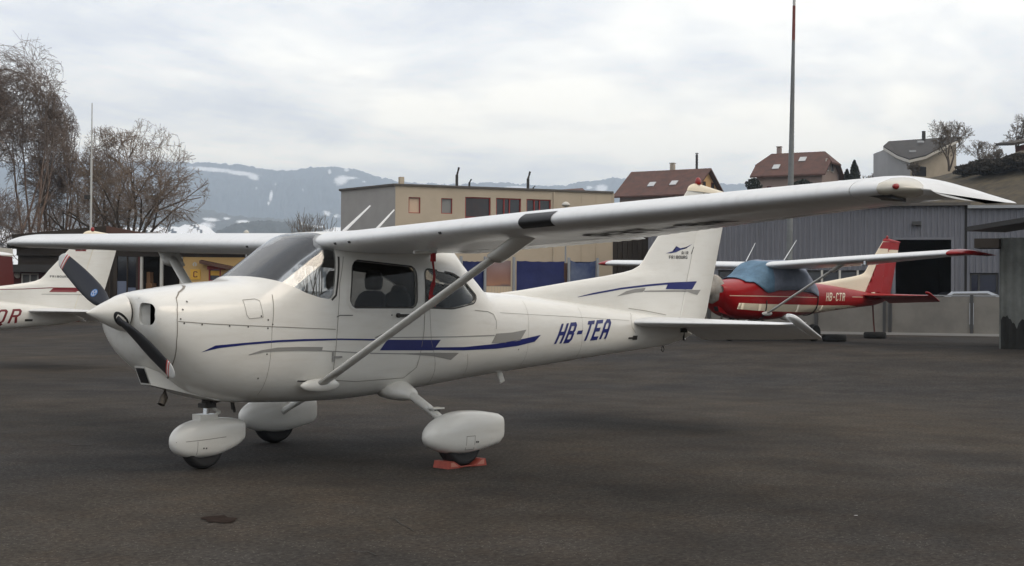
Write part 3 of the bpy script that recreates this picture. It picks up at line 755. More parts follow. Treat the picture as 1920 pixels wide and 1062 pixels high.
    def scm():
        mb = MB(); a = Vector((.46, -.17, .70)); b = Vector((.46, -.02, .70)); c = Vector((.40, -.02, .845)); d = Vector((.40, -.17, .845)); m_ = (a+b+c+d)/4
        o = Vector((-.004, 0, -.0015)); P_ = [m_+(p-m_)*.80+o for p in (a, b, c, d)]; mb.add(P_, [(0, 1, 2, 3)]); return mb.mesh('mouth')
    part('scoop_mouth', 'scm', scm, [M['black']], sc_)
    if full: extras(root, fus, part, P)
    return root, part, fus

def extras(root, fus, part, P):
    # cabin furniture
    def seat(x, y, h):
        def fn():
            mb = MB()
            mb.hexa([(x-.42, y-.21, .80), (x-.42, y+.21, .80), (x, y+.21, .80), (x, y-.21, .80), (x-.42, y-.21, .98), (x-.42, y+.21, .98), (x, y+.21, .95), (x, y-.21, .95)])
            rings = []
            for z, wd in ((.9, .20), (1.1, .215), (1.25, .215), (1.35, .20), (1.41, .165), (1.44, .10), (1.445, .02)):
                cx = x+(z-.9)*.22; rings.append([(cx+.05*math.cos(2*math.pi*k/16), y+wd*math.sin(2*math.pi*k/16), z) for k in range(16)])
            V, F = loft(rings); mb.add(V, F, 0, True)
            rings = []
            for z, wd in ((h-.17, .08), (h-.15, .105), (h-.08, .115), (h-.03, .10), (h, .05)):
                cx = x+.13; rings.append([(cx+.04*math.cos(2*math.pi*k/16), y+wd*math.sin(2*math.pi*k/16), z) for k in range(16)])
            V, F = loft(rings); mb.add(V, F, 0, True)
            mb.tube([(x+.11, y-.03, 1.35), (x+.12, y-.03, h-.1)], .008, 6); return recalc(mb.mesh('seat'))
        return fn
    for i, (x, y, h) in enumerate(((2.46, -.27, 1.62), (2.46, .27, 1.62), (3.22, -.26, 1.50), (3.22, .26, 1.50))): part('seat', 'seat%d' % i, seat(x, y, h), [M['seat']])
    def panel():
        mb = MB(); mb.hexa([(1.62, -.49, .95), (1.62, .49, .95), (1.66, .49, .95), (1.66, -.49, .95), (1.60, -.46, 1.38), (1.60, .46, 1.38), (1.64, .46, 1.38), (1.64, -.46, 1.38)])
        mb.hexa([(1.36, -.34, 1.36), (1.36, .34, 1.36), (1.68, .46, 1.32), (1.68, -.46, 1.32), (1.36, -.30, 1.455), (1.36, .30, 1.455), (1.70, .42, 1.42), (1.70, -.42, 1.42)])
        for y in (-.27, .27):
            mb.tube([(1.64, y, 1.22), (1.80, y, 1.22)], .014, 8); mb.tube([(1.81, y-.13, 1.30), (1.80, y-.12, 1.22), (1.80, y+.12, 1.22), (1.81, y+.13, 1.30)], .014, 8)
        return mb.mesh('panel')
    part('instrument_panel', 'panel', panel, [M['interior']])
    def visor():
        mb = MB(); mb.box((1.98, 0, 1.76), (.02, .16, .05)); mb.box((2.02, -.30, 1.755), (.03, .26, .10)); mb.box((2.02, .30, 1.755), (.03, .26, .10)); return mb.mesh('visor')
    part('sun_visor', 'visor', visor, [M['interior']])
    # stall-warning and vent holes on the leading edge
    for s, yy in ((-1, .60), (-1, .78), (1, .62), (-1, 1.85)):
        part('vent_hole', 'vh%.2f%d' % (yy, s), lambda: vent(s, yy), [M['black']])
    # under-tip dark fairings
    for s in (-1, 1):
        def dk():
            mb = MB(); P_ = []
            for a, b, y0, y1, dz in ((.03, -.02, 5.34, 5.50, .0), (.17, -.035, 5.34, 5.50, .0)):
                for y in (y0, y1): p = wing_pt(s*y, a, b); P_.append((p[0], p[1], p[2]+.02)); 
            lo = [(p[0]+.01, p[1], p[2]-.055) for p in P_]
            lo[0] = (lo[0][0], lo[0][1], P_[0][2]-.03); lo[2] = (lo[2][0], lo[2][1], P_[2][2]-.03)
            mb.hexa([lo[0], lo[1], lo[3], lo[2], P_[0], P_[1], P_[3], P_[2]]); return recalc(mb.mesh('dk'))
        part('tip_fairing', 'dk%d' % s, dk, [M['black']])
        # navigation lamp in the tip
    def nav():
        mb = MB(); mb.lathe([(-.03, .001), (-.025, .012), (0, .019), (.025, .012), (.03, .001)], 16, axis='x', at=(2.066, -5.545, 2.055)); return mb.mesh('nav')
    nl = part('navigation_light', 'nav', nav, [M['navred']])
    def lensm():
        prof = [p for p in naca(40) ]; k = min(range(len(prof)), key=lambda i: prof[i][0]); rings = []
        for q in np.linspace(0, 1, 10):
            y = 5.43+q*.205; row = [float(np.interp(y, [t[0] for t in TIP], [t[j] for t in TIP])) for j in range(5)]
            lim = .16*math.sqrt(max(.02, 1-(2*q-1)**2)); ts = np.linspace(-1, 1, 15); sel = []
            for t in ts:
                a_ = lim*t*t; pu = [p for p in prof[:k+1]][::-1]; pl = prof[k:]; arr = pu if t < 0 else pl
                sel.append((a_, float(np.interp(a_, [p[0] for p in arr], [p[1] for p in arr]))))
            rings.append(tip_ring(-1, row, sel, .005))
        m = len(rings[0]); V = [p for r_ in rings for p in r_]; F = [(j*m+i, j*m+i+1, (j+1)*m+i+1, (j+1)*m+i) for j in range(len(rings)-1) for i in range(m-1)]
        return newmesh('lens', V, F, True)
    part('lens', 'lensL', lensm, [M['lens']], nl)
    # pitot mast
    def pitot():
        mb = MB(); V, F = airfoil_tube((2.45, -1.22, 1.86), (2.40, -1.22, 1.755), .08, .02); mb.add(V, F, 0, True); mb.tube([(2.20, -1.22, 1.752), (2.44, -1.22, 1.755)], .012, 10); return mb.mesh('pitot')
    part('pitot_tube', 'pitot', pitot, [P['strut']])
    # whip antennas
    for i, (a, b) in enumerate((((2.22, -.30, 1.94), (2.50, -.32, 2.175)), ((3.02, .30, 1.94), (3.32, .30, 2.205)))):
        def an():
            mb = MB(); mb.tube([a, b], [.016, .007], 8); return mb.mesh('antenna')
        part('antenna', 'ant%d' % i, an, [P['wing']])
    # tie-down ring, steps under the belly
    def ring():
        mb = MB(); pts = [(7.03+.022*math.cos(2*math.pi*i/12), 0, .835+.028*math.sin(2*math.pi*i/12)) for i in range(13)]; mb.tube(pts, .005, 6, caps=False)
        mb.tube([(7.03, 0, .89), (7.03, 0, .862)], .006, 6); return mb.mesh('ring')
    part('tie_down_ring', 'ring', ring, [M['dark_hw']])
    for x, z in ((3.05, .50), (4.35, .60)):
        def belly():
            mb = MB(); V, F = airfoil_tube((x, -.08, z+.09), (x+.05, -.08, z-.03), .07, .015); mb.add(V, F, 0, True)
            return mb.mesh('belly')
        part('belly_antenna', 'belly%.1f' % x, belly, [P['strut']])
    def stinger():
        mb = MB(); mb.tube([(7.28, -.10, 1.03), (7.28, -.10, .93)], .012, 6); mb.box((7.24, -.13, 1.045), (.09, .03, .05)); return mb.mesh('st')
    part('elevator_horn', 'sting', stinger, [M['dark_hw']])
def vent(s, yy):
    mb = MB(); x, y, z = wing_pt(s*yy, .004, -.008); k = 12
    P_ = [(x-.004-.0*math.cos(t), y+.016*math.cos(t), z+.016*math.sin(t)) for t in [2*math.pi*i/k for i in range(k)]]; Q_ = [(p[0]+.03, p[1], p[2]) for p in P_]
    mb.add(P_+Q_, [tuple(range(k))]+[(i, (i+1) % k, k+(i+1) % k, k+i) for i in range(k)], 0); return mb.mesh('vent')
#PLACE#
FT_BVH = {}
def fin_bvh():
    if 'f' not in FT_BVH:
        a = cached('fin', fin_mesh); b = cached('rudder', rudder_mesh)
        V = [v.co.copy() for v in a.vertices]+[v.co.copy() for v in b.vertices]; n = len(a.vertices)
        F = [tuple(p.vertices) for p in a.polygons]+[tuple(i+n for i in p.vertices) for p in b.polygons]
        FT_BVH['f'] = BVHTree.FromPolygons(V, F)
    return FT_BVH['f']
def put_word(root, txt, mat_, name='letter', **k):
    for ch, polys in word(txt, **k):
        if polys: link(name, lay(polys, -1, .0035, step=.15), [mat_], root)

# paint schemes
W_ = M['white']
P_MAIN = dict(body=W_, wing=M['wing_white'], tip=M['wing_white'], strut=W_, stab=M['wing_white'], pant=W_, spin=W_, fin=W_, fincap=M['cream'], rudder=W_, full=True)
main, mpart, mfus = aircraft('airplane', 'foreground white airplane with blue and grey stripes and HB-TEA on its side', (0, 0, 0), 0, P_MAIN, 'light airplanes on the apron')
def dec(name, polys, mt, parent=None, off=.003, bvh=None, side=-1, step=.12):
    return link(name, lay(polys, side, off, bvh, step), [mt], parent or mfus)
blue_stripe = band([(.705, .958), (.814, 1.007), (1.071, 1.024), (1.366, 1.040), (1.624, 1.045), (2.002, 1.044), (2.370, 1.034), (2.50, 1.026)],
                   [(.70, .956), (.842, .986), (1.072, 1.007), (1.366, 1.023), (1.624, 1.028), (2.002, 1.031), (2.370, 1.020), (2.49, 1.012)])
blue_block = [[(2.50, 1.026), (2.42, .937), (3.049, .924), (3.137, 1.014)]]
blue_tail = band([(3.055, .950), (3.459, .944), (3.932, .962), (4.262, .991), (4.636, 1.034)], [(3.049, .926), (3.464, .914), (3.943, .917), (4.272, .935), (4.539, .970)])
grey_a = band([(1.10, .930), (1.218, .963), (1.368, .981), (1.573, .983), (1.812, .977)], [(1.11, .926), (1.243, .946), (1.369, .951), (1.574, .951), (1.802, .942)])
grey_l = band([(1.803, .951), (2.291, .920), (2.716, .905)], [(1.803, .943), (2.291, .911), (2.716, .897)])
grey_b = band([(2.716, .905), (2.971, .905), (3.393, .893)], [(2.716, .897), (3.05, .872), (3.299, .832)])
grey_c = [[(2.360, 1.047), (2.441, 1.076), (2.500, 1.073), (2.477, 1.052)]]
grey_cl = band([(2.36, 1.050), (2.709, 1.046), (3.305, 1.042), (3.9, 1.047)], [(2.36, 1.043), (2.709, 1.038), (3.305, 1.034), (3.9, 1.037)])
grey_d = [[(3.924, 1.057), (3.857, .969), (4.098, .967), (4.305, .987), (4.40, 1.088), (4.174, 1.064)]]
for s in (-1, 1):
    dec('blue_stripe', blue_stripe+blue_block+blue_tail, M['navy'], side=s)
    dec('grey_stripe', grey_a+grey_l+grey_b, M['grey_vinyl'], side=s)
    dec('grey_stripe', grey_c+grey_cl+grey_d, M['grey_vinyl'], side=s)
put_word(mfus, 'HB-TEA', M['navy'], x0=4.865, z0=.940, h=.198, w=.118, gap=.036, slant=.60, rise=.043, weight=.19)
# panel joints, doors, fasteners
J = []
J += strip([(.772, 1.466), (.62, 1.41), (.553, 1.365), (.515, 1.28), (.502, 1.204), (.507, 1.043), (.547, .836), (.60, .74)], .006)
J += strip([(.51, 1.192), (.795, 1.171), (1.340, 1.146), (1.94, 1.12)], .005)
J += strip([(1.314, 1.138), (1.36, 1.40)], .005)+strip([(1.314, 1.138), (1.29, .60)], .003)
J += strip([(2.05, 1.72), (1.985, 1.50), (1.966, 1.242), (1.934, .803), (1.96, .70), (2.2, .68), (2.75, .69), (2.87, .78), (2.93, 1.1), (2.94, 1.40)], .005)
J += strip([(2.997, 1.28), (3.02, 1.005), (3.10, .80), (3.159, .615)], .0035)
J += strip([(3.603, 1.275), (3.80, 1.262), (3.892, 1.235), (3.926, 1.175), (3.924, 1.10)], .005)
J += strip([(3.52, .88), (3.616, .675)], .003)+strip([(4.0, 1.25), (5.2, 1.205), (6.2, 1.16)], .0025)
J += strip([(6.30, 1.235), (6.24, 1.18), (6.23, 1.09), (6.30, 1.03)], .004)
J += strip([(1.09, 1.355), (1.20, 1.365), (1.235, 1.35), (1.235, 1.22), (1.11, 1.21), (1.09, 1.24)], .0035, True)
J += strip([(4.45, 1.36), (4.43, 1.0), (4.46, .74)], .0025)+strip([(5.35, 1.30), (5.33, 1.0), (5.36, .80)], .0025)
dec('panel_joint', J, M['seam'], off=.003, step=.04)['kind'] = 'stuff'
dec('panel_joint', strip([(1.95, 1.22), (1.985, 1.235), (2.12, 1.235)], .006), M['dark_hw'], off=.003)
FD = dec('fastener', dots([(.556, 1.178), (.70, 1.168), (.932, 1.156), (1.095, 1.148), (1.274, 1.135), (.53, 1.21), (1.28, 1.20), (1.32, 1.165), (1.22, 1.23), (1.27, .93), (1.22, .74), (2.55, 1.235), (4.3, .90), (.56, 1.28), (.62, 1.34)], .007), M['rivet']); FD['kind'] = 'stuff'
# vent door, small steps in the skin
dec('air_vent', strip([(1.60, .705), (1.86, .690)], .012), M['rivet'])
dec('air_vent', [[(6.17, .985), (6.25, .985), (6.25, .965), (6.17, .965)], [(6.25, 1.0), (6.34, 1.0), (6.34, .955), (6.25, .955)]], M['dark_hw'])
for w_, nm in ((WIN_DOOR, 'window_seal'), (WIN_REAR, 'window_seal')):
    a = w_; b = offset_poly(w_, .014)
    dec(nm, [[a[i], b[i], b[(i+1) % len(b)], a[(i+1) % len(a)]] for i in range(len(a))] if len(a) == len(b) else strip(offset_poly(a, .007), .012, True), M['dark_hw'], off=.002, step=.3)
dec('window_frame', strip(offset_poly(rounded([(2.095, 1.305), (2.835, 1.305), (2.835, 1.645), (2.14, 1.690)], .09), .030), .022, True), W_, off=.006, step=.3)
dec('window_frame', strip([(1.90, 1.36), (1.945, 1.40), (2.005, 1.72)], .018), M['dark_hw'], off=.002)
# door handle, hinge
def hnd():
    mb = MB(); mb.tube([(2.615, -.555, 1.232), (2.62, -.578, 1.232)], .020, 12); mb.box((2.68, -.574, 1.231), (.13, .012, .026)); return mb.mesh('handle')
link('door_handle', hnd(), [M['dark_hw']], mfus)
def hng():
    mb = MB(); mb.box((1.915, -.56, .895), (.014, .016, .08)); mb.box((1.965, -.558, .892), (.09, .008, .014)); return mb.mesh('hinge')
link('door_hinge', hng(), [M['grey_vinyl']], mfus)
# fin artwork
fb = fin_bvh(); finp = [o for o in main.children if o.name.startswith('fin')][0]
dec('blue_stripe', band([(5.53, 1.406), (5.774, 1.449), (6.237, 1.509), (6.712, 1.551), (7.063, 1.575), (7.618, 1.597)], [(5.535, 1.403), (5.774, 1.432), (6.237, 1.490), (6.712, 1.530), (7.055, 1.553), (7.60, 1.575)])+[[(7.055, 1.556), (7.016, 1.501), (7.523, 1.503), (7.60, 1.578)]], M['navy'], finp, bvh=fb, step=.06)
dec('grey_stripe', [[(6.166, 1.416), (6.327, 1.474), (6.472, 1.498), (6.656, 1.512), (6.629, 1.480), (6.60, 1.466), (6.472, 1.458)]]+band([(6.629, 1.480), (7.035, 1.489), (7.7, 1.500)], [(6.629, 1.468), (7.428, 1.475), (7.63, 1.440)]), M['grey_vinyl'], finp, bvh=fb, step=.06)
for txt, x0, z0, h, w, g in (('AIR', 7.315, 1.893, .036, .034, .012), ('FRIBOURG', 7.085, 1.838, .036, .034, .0095)):
    for ch, pol in word(txt, x0, z0, h, w, g, rise=.03, weight=.17): dec('letter', pol, M['black'], finp, bvh=fb, step=.2)
dec('swoosh_emblem', [[(7.03, 1.898), (7.15, 1.925), (7.24, 1.950), (7.22, 1.985), (7.29, 1.962), (7.40, 1.980), (7.52, 2.018), (7.40, 1.965), (7.30, 1.945), (7.22, 1.918), (7.12, 1.902)]], M['navy'], finp, bvh=fb, step=.2)
dec('small_mark', strip([(7.50, 1.905), (7.535, 1.965), (7.56, 1.985)], .012), M['black'], finp, bvh=fb)
dec('rudder_seam', strip([(fin_hinge(z)+.006, z) for z in (1.16, 1.6, 2.1, 2.6)], .010), M['grey_vinyl'], finp, bvh=fb, off=.002)
dec('fin_fairing_edge', strip([(6.35, 1.288), (6.64, 1.262), (7.02, 1.215)], .006), M['seam'], finp, bvh=fb, off=.01)
# registration under the left wing, a little worn
wl, wr = [o for o in main.children if o.name.startswith('wing') and 'strut' not in o.name][:2]
wr.scale.y = .984
for ch, polys in word('HB-TEA', -3.95, 0, .42, .15, .06, weight=.2):
    mb = MB()
    for q in polys:
        P_ = []
        for a, b in q:
            xc = .58-b*.55
            yt = 5*.12*(.2969*math.sqrt(xc)-.126*xc-.3516*xc*xc+.2843*xc**3-.1015*xc**4); yc = .02/.36*((1-.8)+.8*xc-xc*xc) if xc > .4 else .02/.16*(.8*xc-xc*xc)
            P_.append(wing_pt(a, xc, yc-yt-.003))
        mb.add(P_, [(0, 1, 2, 3)])
    if mb.V: mb.build('letter', [M['dark_hw']], wl)

# ribbon and chocks are things of their own
def ribbon():
    mb = MB(); V = []; F = []; n = 24
    for i in range(n+1):
        t = i/n; z = 1.75-.40*t; w = (.012 if t < .60 else .022); dx = .012*math.sin(t*5); dy = .01*math.sin(t*9)
        w *= 1+.15*math.sin(t*14)
        for a, b in ((-w, -.002), (w, .002)): V.append((2.41+dx+a, -1.22+dy+b, z))
    F = [(2*i, 2*i+1, 2*i+3, 2*i+2) for i in range(n)]; mb.add(V, F, 0, True)
    V2 = [(v[0], v[1]+.006, v[2]) for v in V]; mb.add(V2, [f[::-1] for f in F], 0, True)
    mb.box((2.41, -1.22, 1.715), (.035, .03, .07)); mb.box((2.405, -1.22, 1.36), (.06, .014, .09)); return mb.mesh('ribbon')
tag(link('warning_streamer', ribbon(), [M['ribbon']]), 'long red fabric streamer hanging from the tube under the white wing', 'streamer')
def chock(x, s):
    mb = MB(); y0, y1 = -1.365, -1.185
    P_ = [(x-s*.085, y0, .0), (x+s*.085, y0, .0), (x+s*.085, y1, .0), (x-s*.085, y1, .0), (x-s*.07, y0, .058), (x-s*.02, y0, .058), (x-s*.02, y1, .058), (x-s*.07, y1, .058)]
    mb.hexa(P_, 0); mb.add([(x-s*.055, y0-.002, .014), (x+s*.03, y0-.002, .014), (x-s*.026, y0-.002, .050), (x-s*.055, y0-.002, .050)], [(0, 1, 2, 3)], 1)
    bm = bmesh.new(); me = mb.mesh('chock'); bm.from_mesh(me); bmesh.ops.recalc_face_normals(bm, faces=bm.faces); bm.to_mesh(me); bm.free(); return me
for x, s, l in ((2.545, 1, 'red wheel chock in front of the left main wheel, nearer the nose'), (2.815, -1, 'red wheel chock behind the left main wheel, nearer the tail')):
    t = thing('wheel_chock', (0, 0, 0), l, 'wheel chock', 'red wheel chocks at the main wheel'); link('wedge', chock(x, s), [M['chock'], M['chock_light']], t)
    if s > 0:
        mb = MB(); mb.tube([(2.58, -1.375, .012), (2.78, -1.375, .012)], .005, 6); mb.build('cord', [M['chock']], t)

# ------------------------------------------------------------------ second white airplane (left) and red airplane (right)
P_QR = dict(P_MAIN); P_QR['full'] = False; QZ = -.03; QX, QY = 1.14, 15.6
qr, qp, qf = aircraft('airplane', 'white airplane with dark red QR letters and red tail stripe at the left edge', (QX+4-4*math.cos(QZ), QY-4*math.sin(QZ), -.06), QZ, P_QR, 'light airplanes on the apron')
put_word(qf, 'QR', M['maroon'], x0=5.56, z0=.90, h=.265, w=.20, gap=.085, slant=.42, rise=.03, weight=.15)
qfin = [o for o in qr.children if o.name.startswith('fin')][0]
dec('red_stripe', band([(5.0, 1.52), (5.774, 1.545), (6.237, 1.560), (6.80, 1.590), (7.20, 1.590)], [(5.0, 1.505), (5.774, 1.533), (6.237, 1.546), (6.80, 1.574), (7.20, 1.574)])+[[(6.85, 1.590), (6.75, 1.50), (7.55, 1.50), (7.62, 1.590)]], M['maroon'], qfin, bvh=fb, step=.1)
dec('grey_stripe', band([(6.6, 1.463), (7.2, 1.463), (7.6, 1.455)], [(6.6, 1.453), (7.2, 1.453), (7.6, 1.44)]), M['grey_vinyl'], qfin, bvh=fb)
dec('registration_flag', [[(7.30, 2.30), (7.52, 2.305), (7.52, 2.36), (7.30, 2.355)]], M['maroon'], qfin, bvh=fb)
dec('flag_cross', [[(7.40, 2.325), (7.44, 2.325), (7.44, 2.342), (7.40, 2.342)]], M['white'], qfin, off=.005, bvh=fb)
for ch, pol in word('FRIBOURG', 6.78, 1.78, .04, .036, .012, rise=.0, weight=.17): dec('letter', pol, M['black'], qfin, bvh=fb, step=.2)
dec('rudder_seam', strip([(fin_hinge(z)+.006, z) for z in (1.16, 1.6, 2.1, 2.6)], .014), M['cream'], qfin, bvh=fb, off=.002)
dec('air_vent', [[(6.20, .985), (6.36, .985), (6.36, .945), (6.20, .945)]], M['dark_hw'], qf)

P_RED = dict(P_MAIN); P_RED.update(body=M['red'], tip=M['red'], stab=M['red'], fin=M['cream'], fincap=M['red'], rudder=M['red'], spin=M['cream'], full=False, prop=False, pants=False, pant=M['dark_hw'])
RZ = -.0836; RD0 = Vector((21.78+4-4*math.cos(RZ), 9.95-4*math.sin(RZ), .40))
red, rp, rf = aircraft('airplane', 'red and cream airplane with a blue cloth cover and HB-CTR on its side, parked behind', RD0, RZ, P_RED, 'light airplanes on the apron')
dec('cream_band', band([(.80, .92), (.9, .92), (1.5, .90), (3.0, .885), (4.2, .87), (5.6, .87), (6.0, .85)], [(.80, .775), (.9, .77), (1.5, .735), (3.0, .70), (4.2, .695), (5.2, .735), (6.0, .84)]), M['cream'], rf, step=.1)
dec('cream_line', band([(.5, 1.10), (2.5, 1.09), (3.9, 1.07)], [(.5, 1.085), (2.5, 1.075), (3.9, 1.06)])+band([(5.7, 1.10), (6.25, 1.10)], [(5.7, 1.085), (6.25, 1.085)]), M['cream'], rf)
put_word(rf, 'HB-CTR', M['cream'], x0=4.35, z0=.985, h=.21, w=.125, gap=.04, slant=.25, rise=.0, weight=.16)
rfin = [o for o in red.children if o.name.startswith('fin')][0]; rrud = [o for o in red.children if o.name.startswith('rudder')][0]
dec('red_panel', [[(fin_le(1.3)+2.55, 1.20), (6.95, 1.70), (7.25, 2.17), (fin_hinge(2.17), 2.17), (fin_hinge(1.2), 1.20)], [(fin_le(2.42)+.02, 2.42), (fin_le(2.62)+.02, 2.62), (fin_hinge(2.62), 2.62), (fin_hinge(2.42), 2.42)]], M['red'], rfin, bvh=fb, step=.1)
dec('cream_panel', [[(fin_hinge(2.17)+.012, 2.17), (fin_te(2.17)-.01, 2.17), (fin_te(2.40)-.01, 2.40), (fin_hinge(2.40)+.012, 2.40)]], M['cream'], rrud, bvh=fb)
dec('flag', [[(7.42, 2.21), (7.60, 2.215), (7.60, 2.235), (7.42, 2.23)]], M['maroon'], rfin, bvh=fb, off=.006)
# cloth covers: cabin and nose
M['cover_blue'] = mat('cover_blue_cloth', (.13, .23, .33), .85, var=.35, vscale=2.5, bump=.5, bscale=9)
M['cover_grey'] = mat('cover_grey_cloth', (.22, .25, .32), .85, var=.3, vscale=2.5, bump=.5, bscale=9)
M['cover_pale'] = mat('cover_pale_cloth', (.38, .35, .31), .9, col2=(.22, .19, .16), vscale=4)
def cover(x0, x1, zlow, off, cols):
    V = []; xs = np.linspace(x0, x1, 26); nr = 40; F = []; MI = []
    for x in xs:
        ring = fus_ring(max(x, .335), 160, off); zl = float(np.interp(x, *zip(*zlow)))
        up = [p for p in ring if p[2] >= zl]; up.sort(key=lambda p: p[1])
        # resample evenly across
        ys = np.linspace(0, len(up)-1, nr)
        for q in ys:
            i = int(q); j = min(i+1, len(up)-1); a = np.array(up[i]); b = np.array(up[j]); p = a+(b-a)*(q-i)
            w = mnoise.noise(Vector((p[0]*3, p[1]*3, p[2]*3)))*.03+mnoise.noise(Vector((p[0]*9, p[1]*4, p[2]*9)))*.012
            V.append((p[0], p[1]*(1+w), p[2]+w))
    for i in range(len(xs)-1):
        for k in range(nr-1):
            F.append((i*nr+k, i*nr+k+1, (i+1)*nr+k+1, (i+1)*nr+k)); MI.append(0 if (xs[i] < 2.0) else 1)
    me = newmesh('cover', V, F, True, MI); bm = bmesh.new(); bm.from_mesh(me); bmesh.ops.recalc_face_normals(bm, faces=bm.faces)
    bmesh.ops.solidify(bm, geom=bm.faces[:], thickness=.012); bm.to_mesh(me); bm.free(); return me
cb = thing('cabin_cover', RD0, 'blue and grey cloth cover draped over the red airplane cabin', 'cover', rz=RZ)
link('cloth', cover(1.12, 3.95, [(1.1, 1.44), (1.35, 1.42), (1.7, 1.18), (1.9, 1.12), (3.2, 1.10), (3.95, 1.02)], .035, 0), [M['cover_blue'], M['cover_grey']], cb)
mb = MB()
for x in (1.75, 3.93):
    ring = fus_ring(x, 60, .02); pts = [p for p in ring if p[2] < 1.15 and p[1] < 0]; pts.sort(key=lambda p: -p[2]); mb.tube(pts+[(x, 0, pts[-1][2])], .014, 6)
mb.build('strap', [M['dark_hw']], cb)
cn = thing('nose_cover', RD0, 'worn pale cloth cover over the nose of the red airplane', 'cover', rz=RZ)
mb = MB(); mb.lathe([(.01, .01), (.05, .11), (.15, .17), (.27, .20), (.31, .27), (.36, .335), (.46, .35), (.47, .33)], 36, axis='x', at=(0, 0, 1.235)); mb.V = [(x, y*(1+.07*mnoise.noise(Vector((x*6, y*7, z*7)))), 1.235+(z-1.235)*(1+.08*mnoise.noise(Vector((x*6+3, y*7, z*7)))*1.0)) for x, y, z in mb.V]; mb.build('cloth', [M['cover_pale']], cn)
mb = MB(); a = R(-14); 
for sg in (1, -1):
    d = Vector((0, math.sin(a)*sg, math.cos(a)*sg)); c = Vector((.22, 0, 1.252)); mb.tube([c, c+d*.4, c+d*.97], [.04, .06, .03], 8)
mb.build('propeller', [M['blade']], red)
def whip(a, b):
    mb = MB(); mb.tube([a, b], [.014, .007], 6); return mb.mesh('antenna')
for a, b in (((1.95, .25, 1.95), (2.35, .28, 2.42)), ((2.75, -.28, 1.96), (3.25, -.3, 2.50))): link('antenna', whip(a, b), [P_MAIN['wing']], red)
def antq(a, b): return whip(a, b)
# pitot on the red wing
mb = MB(); mb.box((2.0, -3.2, 1.86), (.05, .05, .10)); mb.tube([(1.85, -3.2, 1.82), (2.05, -3.2, 1.82)], .015, 8); mb.build('pitot_tube', [M['chrome']], red)

# ------------------------------------------------------------------ ground, apron, hill
SU = [(-800, 0), (960, 0), (1080, 2.5), (1165, 9.7), (1300, 11.0), (1450, 12.0), (1650, 13.4), (1800, 14.6), (1925, 17.5), (2600, 20), (3600, 12), (5000, 0)]
def hillz(D, lat):
    if D < 72: return 0.0
    s = lat/D*FPX+960
    a = float(np.interp(s, *zip(*SU)))
    k = sm(72, 150, D)
    return a*k*(1-sm(350, 900, D))+ (k*.9*mnoise.noise(Vector((D*.05, lat*.05, 0))) if a > 1 else 0)
def gz(x, y):
    D, lat = DL(x, y)
    return .40*sm(12, 24, x)*(1-sm(400, 900, abs(D)))+hillz(D, lat)
M['grass'] = mat('winter_grass', (.075, .056, .028), .95, col2=(.024, .018, .010), vscale=.9, bump=.8, bscale=3, detail=10)
rad = [0]+list(np.geomspace(4, 9000, 70)); na = 240; V = [(CAM[0], CAM[1], gz(CAM[0], CAM[1])-.12)]; F = []
apr_edge = lambda lat: float(np.interp(lat, [-60, -20, -8, 0, 8, 60], [62, 62, 60, 52, 44, 44]))
def in_apron(x, y):
    D, lat = DL(x, y); return -35 < D < apr_edge(lat) and abs(lat) < 60
for r_ in rad[1:]:
    for k in range(na):
        t = 2*math.pi*k/na; x = CAM[0]+r_*math.cos(t); y = CAM[1]+r_*math.sin(t); D, lat = DL(x, y)
        z = gz(x, y)-(.25 if (-45 < D < apr_edge(lat)+3 and abs(lat) < 70) else .01)
        V.append((x, y, z))
F += [(0, 1+k, 1+(k+1) % na) for k in range(na)]
for i in range(len(rad)-2):
    for k in range(na): a = 1+i*na; k2 = (k+1) % na; F.append((a+k, a+na+k, a+na+k2, a+k2))
tag(link('ground', newmesh('ground', V, F, True), [M['grass']]), 'winter grass ground and hillside behind the airfield', kind='structure')
